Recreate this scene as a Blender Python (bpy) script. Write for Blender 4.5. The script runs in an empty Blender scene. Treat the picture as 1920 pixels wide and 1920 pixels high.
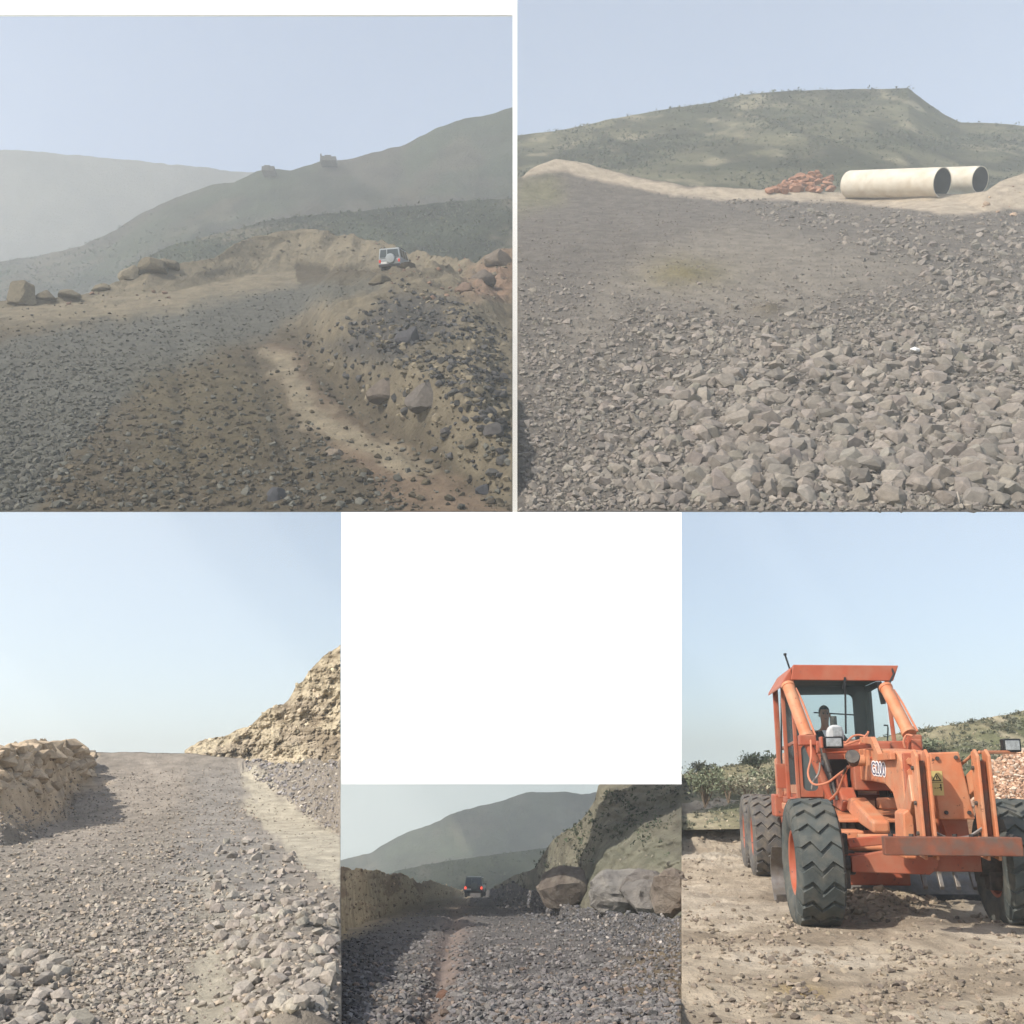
import bpy, bmesh, math, random
import numpy as np
from mathutils import Vector, Matrix

random.seed(7); rng = np.random.default_rng(7)
sc = bpy.context.scene
# ---------------------------------------------------------------- camera
PITCH = math.radians(14); F = 2000.0
CAM = np.array([0, 0, 1.6])
cd = bpy.data.cameras.new('camera'); cam = bpy.data.objects.new('camera', cd)
sc.collection.objects.link(cam)
cam.location = CAM; cam.rotation_euler = (math.radians(90) + PITCH, 0, 0)
cd.sensor_width = 36; cd.lens = 36 * F / 1920; cd.clip_start = .1; cd.clip_end = 5000
sc.camera = cam
# ---------------------------------------------------------------- sky, sun, exposure
SUN_AZ, SUN_EL = math.radians(54), math.radians(42)      # sun stands behind the camera, to its left
w = bpy.data.worlds.new('World'); sc.world = w; w.use_nodes = True
nt = w.node_tree; nt.nodes.clear()
wo = nt.nodes.new('ShaderNodeOutputWorld'); bg = nt.nodes.new('ShaderNodeBackground')
sky = nt.nodes.new('ShaderNodeTexSky'); sky.sky_type = 'NISHITA'; sky.sun_disc = False
sky.sun_elevation = SUN_EL; sky.sun_rotation = math.pi + SUN_AZ
sky.air_density = 1.0; sky.dust_density = 6.5; sky.ozone_density = 2.0; sky.altitude = 1500
tc = nt.nodes.new('ShaderNodeTexCoord'); sp = nt.nodes.new('ShaderNodeSeparateXYZ'); cb = nt.nodes.new('ShaderNodeCombineXYZ')
mx = nt.nodes.new('ShaderNodeMath'); mx.operation = 'MAXIMUM'; mx.inputs[1].default_value = .03   # hazy air goes on below the horizon
nt.links.new(tc.outputs['Generated'], sp.inputs[0]); nt.links.new(sp.outputs[0], cb.inputs[0]); nt.links.new(sp.outputs[1], cb.inputs[1])
nt.links.new(sp.outputs[2], mx.inputs[0]); nt.links.new(mx.outputs[0], cb.inputs[2]); nt.links.new(cb.outputs[0], sky.inputs[0])
nt.links.new(sky.outputs[0], bg.inputs[0]); bg.inputs[1].default_value = .15
nt.links.new(bg.outputs[0], wo.inputs[0])
sd = bpy.data.lights.new('sun', 'SUN'); sd.energy = 5.0; sd.angle = math.radians(.6); sd.color = (1, .96, .89)
sun = bpy.data.objects.new('sun', sd); sc.collection.objects.link(sun)
SV = Vector((-math.sin(SUN_AZ) * math.cos(SUN_EL), -math.cos(SUN_AZ) * math.cos(SUN_EL), math.sin(SUN_EL)))
sun.rotation_euler = SV.to_track_quat('Z', 'Y').to_euler(); sun.location = SV * 60
vs = sc.view_settings; vs.view_transform = 'Standard'; vs.look = 'None'; vs.gamma = 1; vs.exposure = 0.45; vs.use_curve_mapping = False
sc.cycles.use_denoising = True; sc.cycles.max_bounces = 6; sc.cycles.diffuse_bounces = 3; sc.cycles.volume_bounces = 1
sc.cycles.transparent_max_bounces = 12

# ---------------------------------------------------------------- helpers: pixels (1920 px photograph) to points, noise
sp_, cp_ = math.sin(PITCH), math.cos(PITCH)
def P(px, py, D):
    x = (np.asarray(px, float) - 960) / F; y = (960 - np.asarray(py, float)) / F
    D = np.asarray(D, float)
    X, Y, Z = x * D, (cp_ - y * sp_) * D, (sp_ + y * cp_) * D
    X, Y, Z = np.broadcast_arrays(X, Y, Z)
    return np.stack([X, Y, Z], -1) + CAM
def vnoise(x, y, seed=0):
    xi = np.floor(x).astype(np.int64); yi = np.floor(y).astype(np.int64)
    fx = x - xi; fy = y - yi; fx = fx * fx * (3 - 2 * fx); fy = fy * fy * (3 - 2 * fy)
    def h(a, b):
        n = (a * 374761393 + b * 668265263 + seed * 1442695041) & 0xffffffff
        n = ((n ^ (n >> 13)) * 1274126177) & 0xffffffff
        return ((n ^ (n >> 16)) & 0xffff) / 65535.0
    a = h(xi, yi); b = h(xi + 1, yi); c = h(xi, yi + 1); d = h(xi + 1, yi + 1)
    return (a + (b - a) * fx) * (1 - fy) + (c + (d - c) * fx) * fy
def fbm(x, y, o=4, seed=0, g=.5):
    s = 0; a = 1; t = 0
    for i in range(o):
        s = s + a * vnoise(x * 2 ** i + 17.3 * i, y * 2 ** i - 9.1 * i, seed + i); t += a; a *= g
    return s / t * 2 - 1
def ridged(x, y, o=4, seed=0):
    s = 0; a = 1; t = 0
    for i in range(o):
        s = s + a * (1 - abs(vnoise(x * 2 ** i + 5.1 * i, y * 2 ** i + 3.7 * i, seed + i) * 2 - 1)); t += a; a *= .5
    return s / t
def sstep(a, b, x):
    t = np.clip((x - a) / (b - a), 0, 1); return t * t * (3 - 2 * t)
def pl(pts):
    xs = [p[0] for p in pts]; ys = [p[1] for p in pts]
    return lambda x: np.interp(x, xs, ys)
def poly(px, py, pts, soft=12):
    """soft mask of a polygon in photograph pixels"""
    inside = np.zeros(px.shape, bool); dist = np.full(px.shape, 1e9); n = len(pts)
    for i in range(n):
        (x1, y1), (x2, y2) = pts[i], pts[(i + 1) % n]
        cnd = ((y1 > py) != (y2 > py)) & (px < (x2 - x1) * (py - y1) / ((y2 - y1) or 1e-9) + x1)
        inside ^= cnd
        dx, dy = x2 - x1, y2 - y1; t = np.clip(((px - x1) * dx + (py - y1) * dy) / (dx * dx + dy * dy), 0, 1)
        dist = np.minimum(dist, np.hypot(px - x1 - t * dx, py - y1 - t * dy))
    return np.clip(.5 + np.where(inside, dist, -dist) / (2 * soft), 0, 1)
def lin(c):
    c = np.asarray(c, float) / 255
    return np.where(c <= .04045, c / 12.92, ((c + .055) / 1.055) ** 2.4)
ILLUM = 1.3
def K(r, g, b): return lin((r, g, b)) / ILLUM          # base colour of something seen sunlit as this sRGB
def mixc(col, c, m): return col + (np.asarray(c) - col) * m[..., None]

# ---------------------------------------------------------------- materials
MATS = {}
def mat(name, col=(.5, .5, .5), rough=.8, src=None, nscale=3.0, namt=.25, bump=0, bscale=20, metal=0, spec=.3, dust=None, dustamt=.5, chips=None):
    if name in MATS: return MATS[name]
    m = bpy.data.materials.new(name); m.use_nodes = True; t = m.node_tree; N = t.nodes; L = t.links
    b = N['Principled BSDF']; b.inputs['Roughness'].default_value = rough; b.inputs['Metallic'].default_value = metal
    b.inputs['Specular IOR Level'].default_value = spec
    tx = N.new('ShaderNodeTexCoord'); co = tx.outputs['Object']
    if src == 'attr':
        a = N.new('ShaderNodeAttribute'); a.attribute_name = 'col'; base = a.outputs['Color']
    elif src == 'object':
        a = N.new('ShaderNodeObjectInfo'); base = a.outputs['Color']
    else:
        a = N.new('ShaderNodeRGB'); a.outputs[0].default_value = (*col, 1); base = a.outputs[0]
    if namt:
        n = N.new('ShaderNodeTexNoise'); n.inputs['Scale'].default_value = nscale; n.inputs['Detail'].default_value = 8; n.inputs['Roughness'].default_value = .65
        L.new(co, n.inputs['Vector'])
        r = N.new('ShaderNodeMapRange'); r.inputs['From Min'].default_value = .3; r.inputs['From Max'].default_value = .7
        r.inputs['To Min'].default_value = 1 - namt; r.inputs['To Max'].default_value = 1 + namt; L.new(n.outputs[0], r.inputs[0])
        mm = N.new('ShaderNodeVectorMath'); mm.operation = 'SCALE'; L.new(base, mm.inputs[0]); L.new(r.outputs[0], mm.inputs['Scale']); base = mm.outputs[0]
    if dust is not None:
        n = N.new('ShaderNodeTexNoise'); n.inputs['Scale'].default_value = nscale * 1.7; n.inputs['Detail'].default_value = 6; L.new(co, n.inputs['Vector'])
        r = N.new('ShaderNodeMapRange'); r.inputs['From Min'].default_value = .42; r.inputs['From Max'].default_value = .68; r.inputs['To Max'].default_value = dustamt
        L.new(n.outputs[0], r.inputs[0])
        mm = N.new('ShaderNodeMix'); mm.data_type = 'RGBA'; L.new(r.outputs[0], mm.inputs[0]); L.new(base, mm.inputs[6]); mm.inputs[7].default_value = (*dust, 1); base = mm.outputs[2]
    if chips is not None:
        n = N.new('ShaderNodeTexNoise'); n.inputs['Scale'].default_value = 13; n.inputs['Detail'].default_value = 7; n.inputs['Roughness'].default_value = .75; L.new(co, n.inputs['Vector'])
        r = N.new('ShaderNodeMapRange'); r.inputs['From Min'].default_value = .61; r.inputs['From Max'].default_value = .65; L.new(n.outputs[0], r.inputs[0])
        mm = N.new('ShaderNodeMix'); mm.data_type = 'RGBA'; L.new(r.outputs[0], mm.inputs[0]); L.new(base, mm.inputs[6]); mm.inputs[7].default_value = (*chips, 1); base = mm.outputs[2]
    L.new(base, b.inputs['Base Color'])
    if bump:
        n = N.new('ShaderNodeTexNoise'); n.inputs['Scale'].default_value = bscale; n.inputs['Detail'].default_value = 8; n.inputs['Roughness'].default_value = .7; L.new(co, n.inputs['Vector'])
        bp = N.new('ShaderNodeBump'); bp.inputs['Strength'].default_value = min(1, bump); bp.inputs['Distance'].default_value = .6 / bscale; L.new(n.outputs[0], bp.inputs['Height']); L.new(bp.outputs[0], b.inputs['Normal'])
    MATS[name] = m; return m
def glassmat(name, col, alpha, rough=.08):
    m = bpy.data.materials.new(name); m.use_nodes = True; t = m.node_tree; N = t.nodes; b = N['Principled BSDF']; o = N['Material Output']
    b.inputs['Base Color'].default_value = (*col, 1); b.inputs['Roughness'].default_value = rough
    tr = N.new('ShaderNodeBsdfTransparent'); tr.inputs[0].default_value = (.93, .96, .96, 1); mxs = N.new('ShaderNodeMixShader'); mxs.inputs[0].default_value = alpha
    t.links.new(tr.outputs[0], mxs.inputs[1]); t.links.new(b.outputs[0], mxs.inputs[2]); t.links.new(mxs.outputs[0], o.inputs[0]); return m

mat('near_ground', src='attr', nscale=2.2, namt=.3, bump=1, bscale=9, rough=.95, spec=.1)
mat('upper_ground', src='attr', nscale=.8, namt=.3, bump=1, bscale=2.6, rough=.95, spec=.1)
mat('hill_ground', src='attr', nscale=.12, namt=.35, bump=1, bscale=.7, rough=.95, spec=.1)
mat('cliff_rock', src='attr', nscale=1.5, namt=.35, bump=1, bscale=4, rough=.95, spec=.1)
mat('stone', src='object', nscale=6, namt=.25, bump=.5, bscale=14, rough=.92, spec=.15)
mat('gravel', src='attr', nscale=6, namt=.25, rough=.92, spec=.15)
mat('leaf', src='attr', nscale=1, namt=.2, rough=.75, spec=.2)

# ---------------------------------------------------------------- mesh helpers
COL = sc.collection
def mesh_np(name, V, Fc, m=None, col=None, smooth=False):
    """V (n,3), Fc (k,3) or (k,4) numpy"""
    me = bpy.data.meshes.new(name); V = np.asarray(V, np.float32); Fc = np.asarray(Fc, np.int32); k, s = Fc.shape
    me.vertices.add(len(V)); me.vertices.foreach_set('co', V.ravel())
    me.loops.add(k * s); me.loops.foreach_set('vertex_index', Fc.ravel())
    me.polygons.add(k); me.polygons.foreach_set('loop_start', np.arange(0, k * s, s, dtype=np.int32))
    me.polygons.foreach_set('use_smooth', np.full(k, smooth))
    me.update(calc_edges=True)
    if col is not None:
        a = me.attributes.new('col', 'FLOAT_COLOR', 'POINT'); c = np.ones((len(V), 4), np.float32); c[:, :3] = col; a.data.foreach_set('color', c.ravel())
    if m: me.materials.append(MATS[m] if isinstance(m, str) else m)
    me.validate(); return me
def link(name, me, parent=None):
    o = bpy.data.objects.new(name, me); COL.objects.link(o)
    if parent is not None: o.parent = parent
    return o
def tag(o, label=None, cat=None, group=None, kind=None):
    if label: o['label'] = label
    if cat: o['category'] = cat
    if group: o['group'] = group
    if kind: o['kind'] = kind
    return o
def empty(name, loc=(0, 0, 0), rz=0):
    o = bpy.data.objects.new(name, None); o.empty_display_size = .3; COL.objects.link(o); o.location = loc; o.rotation_euler = (0, 0, rz); return o
class MB:
    def __init__(s): s.v = []; s.f = []
    def add(s, vs, fs):
        n = len(s.v); s.v += [tuple(map(float, q)) for q in vs]; s.f += [tuple(i + n for i in q) for q in fs]; return s
    def box(s, c, d, R=None):
        c = Vector(c); vs = []
        for z in (-1, 1):
            for y in (-1, 1):
                for x in (-1, 1):
                    q = Vector((x * d[0] / 2, y * d[1] / 2, z * d[2] / 2))
                    vs.append(c + (R @ q if R else q))
        return s.add(vs, [(0, 2, 3, 1), (4, 5, 7, 6), (0, 1, 5, 4), (2, 6, 7, 3), (0, 4, 6, 2), (1, 3, 7, 5)])
    def bar(s, p0, p1, wd, ht, up=(0, 0, 1)):
        p0, p1 = Vector(p0), Vector(p1); d = p1 - p0; L = d.length; d.normalize(); u = Vector(up)
        x = d.cross(u)
        if x.length < 1e-4: x = d.cross(Vector((1, 0, 0)))
        x.normalize(); u = x.cross(d)
        return s.box((p0 + p1) / 2, (wd, L, ht), Matrix((x, d, u)).transposed())
    def cyl(s, p0, p1, r0, r1=None, n=16, caps=True):
        r1 = r0 if r1 is None else r1; p0, p1 = Vector(p0), Vector(p1); d = (p1 - p0).normalized()
        x = d.orthogonal().normalized(); y = d.cross(x); vs = []
        for p, r in ((p0, r0), (p1, r1)):
            vs += [p + (x * math.cos(2 * math.pi * i / n) + y * math.sin(2 * math.pi * i / n)) * r for i in range(n)]
        fs = [(i, (i + 1) % n, n + (i + 1) % n, n + i) for i in range(n)]
        if caps: fs += [tuple(range(n))[::-1], tuple(range(n, 2 * n))]
        return s.add(vs, fs)
    def tube(s, path, r, n=8):
        path = [Vector(p) for p in path]; vs = []; fs = []; x = None
        for i, p in enumerate(path):
            d = (path[min(i + 1, len(path) - 1)] - path[max(i - 1, 0)]).normalized()
            x = (x - d * x.dot(d)).normalized() if x is not None and (x - d * x.dot(d)).length > 1e-4 else d.orthogonal().normalized()
            y = d.cross(x); vs += [p + (x * math.cos(2 * math.pi * k / n) + y * math.sin(2 * math.pi * k / n)) * r for k in range(n)]
        m = len(path)
        fs = [(i * n + k, i * n + (k + 1) % n, (i + 1) * n + (k + 1) % n, (i + 1) * n + k) for i in range(m - 1) for k in range(n)]
        fs += [tuple(range(n))[::-1], tuple(range((m - 1) * n, m * n))]
        return s.add(vs, fs)
    def prism(s, pts, a0, a1, fn):
        """pts 2-D polygon, extruded from a0 to a1; fn(u, v, a) -> point"""
        n = len(pts); vs = [fn(u, v, a0) for u, v in pts] + [fn(u, v, a1) for u, v in pts]
        return s.add(vs, [tuple(range(n))[::-1], tuple(range(n, 2 * n))] + [(i, (i + 1) % n, n + (i + 1) % n, n + i) for i in range(n)])
    def lathe(s, prof, c, ax=(1, 0, 0), n=32):
        """prof: (offset along axis, radius)"""
        ax = Vector(ax).normalized(); x = ax.orthogonal().normalized(); y = ax.cross(x); c = Vector(c); vs = []
        for o, r in prof: vs += [c + ax * o + (x * math.cos(2 * math.pi * k / n) + y * math.sin(2 * math.pi * k / n)) * r for k in range(n)]
        m = len(prof)
        return s.add(vs, [(i * n + k, i * n + (k + 1) % n, (i + 1) * n + (k + 1) % n, (i + 1) * n + k) for i in range(m - 1) for k in range(n)])
    def build(s, name, m, parent=None, bevel=0, smooth=False):
        me = bpy.data.meshes.new(name); me.from_pydata(s.v, [], s.f)
        b = bmesh.new(); b.from_mesh(me); bmesh.ops.recalc_face_normals(b, faces=b.faces); b.to_mesh(me); b.free()
        me.materials.append(MATS[m] if isinstance(m, str) else m)
        if smooth:
            me.polygons.foreach_set('use_smooth', [True] * len(me.polygons)); me.set_sharp_from_angle(angle=math.radians(38))
        o = link(name, me, parent)
        if bevel:
            md = o.modifiers.new('bevel', 'BEVEL'); md.width = bevel; md.segments = 2; md.limit_method = 'ANGLE'
        return o

# ---------------------------------------------------------------- terrain blocks
class Terrain: pass
def terrain(name, px0, px1, nx, ny, bot, S, Dfun, R=None, disp=None, color=None, material='near_ground', bottom=None, label=None, parent=None, kind='structure', tpow=1.0):
    px = np.linspace(px0, px1, nx); t = (np.linspace(0, 1, ny) ** tpow)[:, None]
    PX = np.broadcast_to(px, (ny, nx)); Sv = S(px)[None, :]
    Bw = bot + (Sv - bot) * t
    D = Dfun(PX, Bw); r = R(PX, Bw) if R else np.zeros_like(Bw)
    ROW = Bw - r
    pos = P(PX, ROW, D)
    if disp:
        dz, dd = disp(PX, ROW, pos, D, t + 0 * PX)
        dirv = (pos - CAM) / D[..., None]
        pos = pos + np.stack([0 * dz, 0 * dz, dz], -1) + dirv * dd[..., None]; D = D + dd
    c = color(PX, ROW, pos)
    n = nx * ny; idx = np.arange(n).reshape(ny, nx)
    q = np.stack([idx[:-1, :-1], idx[:-1, 1:], idx[1:, 1:], idx[1:, :-1]], -1).reshape(-1, 4)
    loop = np.concatenate([idx[0, :], idx[1:, -1], idx[-1, -2::-1], idx[-2:0:-1, 0]])
    V = pos.reshape(-1, 3); lp = V[loop]
    if bottom is None: bv = lp * [1, 1, 0] + [0, 0, lp[:, 2].min() - 1.0]
    else: bv = bottom(PX.ravel()[loop], D.ravel()[loop], lp)
    m = len(loop); bi = np.arange(n, n + m)
    sk = np.stack([loop, bi, np.roll(bi, -1), np.roll(loop, -1)], -1)
    V = np.concatenate([V, bv]); cc = np.concatenate([c.reshape(-1, 3), c.reshape(-1, 3)[loop] * .8])
    me = mesh_np(name, V, np.concatenate([q, sk]), material, cc, smooth=True)
    o = link(name, me, parent); tag(o, label, kind=kind)
    T = Terrain(); T.o = o; T.pos = pos; T.px = PX; T.row = F * 0 + ROW; T.D = D; T.ny, T.nx = ny, nx; T.col = c
    # rows as they are seen after the relief was added
    rel = pos - CAM; dep = rel @ np.array([0, cp_, sp_]); T.row = 960 - F * (rel @ np.array([0, -sp_, cp_])) / dep; T.D = dep
    return T
def samp(T, n, rg):
    i = rg.random(n) * (T.ny - 1.001); j = rg.random(n) * (T.nx - 1.001)
    i0 = i.astype(int); j0 = j.astype(int); fi = i - i0; fj = j - j0
    def g(A):
        if A.ndim == 3: a, b = fi[:, None], fj[:, None]
        else: a, b = fi, fj
        return (A[i0, j0] * (1 - b) + A[i0, j0 + 1] * b) * (1 - a) + (A[i0 + 1, j0] * (1 - b) + A[i0 + 1, j0 + 1] * b) * a
    return g(T.px), g(T.row), g(T.pos), g(T.D)
def at(T, px, row):
    k = np.argmin((T.px - px) ** 2 + (T.row - row) ** 2); return T.pos.reshape(-1, 3)[k].copy(), T.D.ravel()[k]

# rock shapes
def rock_variant(k, npt, flat=.75, seed=0):
    r = np.random.default_rng(seed + k); b = bmesh.new()
    for i in range(npt):
        d = r.normal(size=3); d /= np.linalg.norm(d); d *= .5 * (.78 + .3 * r.random()); d[1] *= .62 + .38 * r.random(); d[2] *= flat * (.7 + .4 * r.random()); b.verts.new(d)
    bmesh.ops.convex_hull(b, input=b.verts)
    for v in [v for v in b.verts if not v.link_faces]: b.verts.remove(v)
    bmesh.ops.triangulate(b, faces=b.faces); b.verts.index_update()
    V = np.array([v.co[:] for v in b.verts]); Fc = np.array([[v.index for v in f.verts] for f in b.faces]); b.free(); return V, Fc
ROCKS = [rock_variant(k, 16, seed=100) for k in range(18)]
ROCKS_S = [rock_variant(k, 9, seed=300) for k in range(14)]
ROCK_ME = [mesh_np('stone', v, f, 'stone') for v, f in [rock_variant(k, 32, seed=500) for k in range(20)]]
def rots(n, rg, tilt=.5, slope=0.0):
    yaw = rg.random(n) * 2 * np.pi; a = (rg.random(n) - .5) * 2 * tilt; b = (rg.random(n) - .5) * 2 * tilt
    def Rx(t): z = np.zeros((len(t), 3, 3)); z[:, 0, 0] = 1; z[:, 1, 1] = z[:, 2, 2] = np.cos(t); z[:, 1, 2] = -np.sin(t); z[:, 2, 1] = np.sin(t); return z
    def Ry(t): z = np.zeros((len(t), 3, 3)); z[:, 1, 1] = 1; z[:, 0, 0] = z[:, 2, 2] = np.cos(t); z[:, 0, 2] = np.sin(t); z[:, 2, 0] = -np.sin(t); return z
    def Rz(t): z = np.zeros((len(t), 3, 3)); z[:, 2, 2] = 1; z[:, 0, 0] = z[:, 1, 1] = np.cos(t); z[:, 0, 1] = -np.sin(t); z[:, 1, 0] = np.sin(t); return z
    return Rx(np.full(n, slope)) @ Rx(a) @ Ry(b) @ Rz(yaw)
def scatter(T, n, size, mask, color, single=0, seed=1, clip=None, slope=0.0, sink=.18, name='gravel', tilt=.5, minsingle=0):
    """stones over a terrain: the largest as parts of their own, the rest as one mass"""
    rg = np.random.default_rng(seed)
    px, row, pos, D = samp(T, n, rg); s = size(px, row, rg.random(n)); keep = rg.random(n) < mask(px, row)
    if clip:
        x0, x1, y1 = clip; keep &= (px - s * .45 > x0) & (px + s * .45 < x1) & (row + s * .3 < y1)
    px, row, pos, D, s = px[keep], row[keep], pos[keep], D[keep], s[keep]; n = len(s)
    ws = s * D / F; R = rots(n, rg, tilt, slope); c = color(px, row, rg, n)
    up = np.array([0, -math.sin(slope), math.cos(slope)])
    pos = pos + up * (ws * (.3 - sink))[:, None]
    order = np.argsort(-s); big = order[:single]; small = order[single:]
    for i in big:
        o = link('stone', ROCK_ME[rg.integers(len(ROCK_ME))], T.o)
        M = Matrix(R[i].tolist()).to_4x4(); M = Matrix.Translation(pos[i]) @ M @ Matrix.Scale(ws[i], 4); o.matrix_world = M; o.color = (*c[i], 1)
    Vs, Fs, Cs = [], [], []; off = 0
    big_small = s[small] > 9
    for lib, sel in ((ROCKS, small[big_small]), (ROCKS_S, small[~big_small])):
        var = rg.integers(len(lib), size=len(sel))
        for k, (v, f) in enumerate(lib):
            ii = sel[var == k]
            if not len(ii): continue
            W = np.einsum('nij,vj->nvi', R[ii] * ws[ii][:, None, None], v) + pos[ii][:, None]
            Vs.append(W.reshape(-1, 3)); Fs.append((f[None] + (np.arange(len(ii)) * len(v))[:, None, None] + off).reshape(-1, 3)); Cs.append(np.repeat(c[ii], len(v), 0)); off += len(ii) * len(v)
    if Vs:
        o = link(name, mesh_np(name, np.concatenate(Vs), np.concatenate(Fs), 'gravel', np.concatenate(Cs)), T.o); tag(o, kind='stuff')
    return px, row, s
def jit(base, amt=.18, other=None, frac=.0):
    base = np.asarray(base)
    def f(px, row, rg, n):
        c = np.repeat(base[None], n, 0) * (1 + rg.normal(size=(n, 1)) * amt) * (1 + rg.normal(size=(n, 3)) * .012)
        if other is not None:
            m = rg.random(n) < frac; c[m] = np.asarray(other) * (1 + rg.normal(size=(m.sum(), 1)) * amt)
        return np.clip(c, .01, .9)
    return f
def tufts(T, n, size, mask, cols, seed=5, name='scrub', leaves=7, parent=None):
    """low scrub: clusters of small leaf faces"""
    rg = np.random.default_rng(seed); px, row, pos, D = samp(T, n, rg); keep = rg.random(n) < mask(px, row); px, row, pos, D = px[keep], row[keep], pos[keep], D[keep]; n = len(px)
    ws = size(px, row, rg.random(n)) * D / F
    cen = pos[:, None] + rg.normal(size=(n, leaves, 3)) * [.42, .42, .22] * ws[:, None, None] + np.array([0, 0, .35]) * ws[:, None, None]
    tri = rg.normal(size=(n, leaves, 3, 3)) * .3 * ws[:, None, None, None]
    V = (cen[:, :, None] + tri).reshape(-1, 3); Fc = np.arange(len(V)).reshape(-1, 3)
    c = np.asarray(cols)[rg.integers(len(cols), size=n)] * (1 + rg.normal(size=(n, 1)) * .2)
    c = np.repeat(np.clip(c, .01, .5), leaves * 3, 0)
    o = link(name, mesh_np(name, V, Fc, 'leaf', c), parent); return o

# ================================================================ UPPER LEFT: the hazy mountain road
GREY = K(114, 112, 102); TAN = K(150, 138, 115); BROWN = K(112, 101, 82); RED = K(140, 119, 98); DARK = K(92, 90, 88)
GREY, TAN, BROWN, RED, DARK = [c * f_ for c, f_ in zip((GREY, TAN, BROWN, RED, DARK), (.62, .70, .58, .68, .6))]
vTL = 213.; kTL = 1 / (40 * (960 - vTL))
S_TL = pl([(-260, 576), (-80, 570), (0, 566), (150, 552), (235, 520), (330, 497), (400, 486), (440, 460), (480, 441), (540, 433), (620, 432), (690, 446), (740, 462), (770, 470), (840, 482), (890, 490), (915, 478), (961, 462)])
B_TL = pl([(-80, 580), (0, 578), (150, 565), (330, 545), (400, 530), (480, 516), (560, 508), (640, 512), (720, 514), (770, 520), (840, 540), (900, 560), (961, 566)])
def D_TL(px, b):
    Bk = B_TL(px); d = 1 / (kTL * (np.maximum(b, Bk) - vTL)); return d * (1 + np.maximum(Bk - b, 0) * 1.5 / F)
F1 = pl([(540, 560), (550, 620), (575, 672), (610, 705), (650, 742), (700, 783), (780, 850), (860, 902), (961, 950), (970, 955)])
def R_TL(px, b):
    foot = F1(px); d = foot - b; sc_ = (b - 362) / 598
    r = (34 + 115 * sc_) * sstep(0, 34, d) * sstep(555, 640, px) * (1 - .45 * sstep(880, 961, px))
    r = r * sstep(500, 600, b)
    r += 26 * np.exp(-(((px - 765) / 75) ** 2 + ((b - 640) / 40) ** 2))                      # heap of dark stones on the bank
    r -= 7 * np.exp(-((b - F1(px) - 16) / 16) ** 2) * sstep(580, 660, px) * sstep(940, 880, b)          # wheel rut at its foot
    return r * sstep(960, 925, b)
def disp_TL(px, row, pos, D, t):
    e = sstep(0, .05, t)
    x, y = pos[..., 0], pos[..., 1]; bankm = sstep(2, -30, row - B_TL(px)); top = 1 - sstep(.86, 1, t) * .6
    rut = np.exp(-((px - (330 + (row - 640) * .1)) / 16) ** 2) + np.exp(-((px - (470 + (row - 640) * .35)) / 15) ** 2)
    dz = -rut * .22 * sstep(600, 680, row) + fbm(x * .35, y * .35, 4, 3) * .25 + fbm(x * 1.7, y * 1.7, 3, 9) * .06
    dz = dz + bankm * (ridged(x * .5, y * .15, 4, 21) - .6) * 1.5 * top
    rb = sstep(560, 640, px) * sstep(0, -60, row - F1(px)); dz = dz + rb * fbm(x * .7, y * .7, 4, 33) * .7
    return dz * e, bankm * fbm(x * .3, pos[..., 2] * .3, 3, 41) * 1.5
GRAV_TL = [(-90, 660), (60, 628), (180, 606), (330, 585), (420, 555), (560, 536), (700, 524), (720, 532), (640, 560), (560, 590), (520, 620), (430, 650), (330, 690), (240, 740), (180, 800), (110, 880), (60, 970), (-90, 970)]
def col_TL(px, row, pos):
    qx = px + fbm(px * .03, row * .05, 3, 5) * 22; qy = row + fbm(px * .03, row * .05, 3, 6) * 12
    c = np.repeat(np.repeat(BROWN[None, None], px.shape[0], 0), px.shape[1], 1)
    c = mixc(c, TAN, sstep(640, 575, qy) * (qx < 560)); c = mixc(c, TAN * .95, sstep(-4, -20, row - B_TL(px)))
    c = mixc(c, TAN * .8, poly(qx, qy, [(560, 560), (700, 520), (970, 480), (970, 960), (880, 880), (700, 740), (600, 660)], 18))
    c = mixc(c, GREY, poly(qx, qy, GRAV_TL, 14))
    c = mixc(c, DARK, poly(qx, qy, [(600, 650), (690, 600), (740, 545), (840, 560), (860, 620), (760, 660), (700, 690)], 14) * .8)
    c = mixc(c, RED * 1.05, poly(qx, qy, [(500, 640), (540, 650), (600, 740), (760, 850), (900, 930), (970, 970), (760, 970), (640, 850), (540, 760)], 16) * .8)
    c = mixc(c, TAN * 1.1, poly(qx, qy, [(495, 660), (535, 660), (595, 755), (830, 890), (770, 900), (555, 785)], 9) * .95)
    c = mixc(c, K(140, 112, 92), poly(qx, qy, [(890, 500), (970, 450), (970, 560), (860, 560)], 14) * .7)
    c = mixc(c, K(114, 103, 76) * .62, poly(qx, qy, [(250, 700), (430, 660), (520, 760), (480, 860), (260, 900)], 30) * .5)
    return c
UPB = lambda px, D, lp: P(px, np.full_like(px, 959.4), D)
TL = terrain('ground', -260, 961, 480, 300, 960, S_TL, D_TL, R_TL, disp_TL, col_TL, 'upper_ground', UPB, 'rutted dirt and gravel mountain road with an eroded bank beside it')
SL_T = math.atan((960 - vTL) / F) + PITCH
cl = (-270, 961, 961)
def big_left(px, row): return poly(px, row, GRAV_TL, 10)
scatter(TL, 24000, lambda x, y, r: (4 + 9 * r ** 2.5) * (.42 + 1.3 * np.clip((y - 520) / 440, 0, 1)), lambda x, y: .9 * big_left(x, y), jit(GREY * .95, .2), 130, 11, cl, SL_T)
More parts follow.
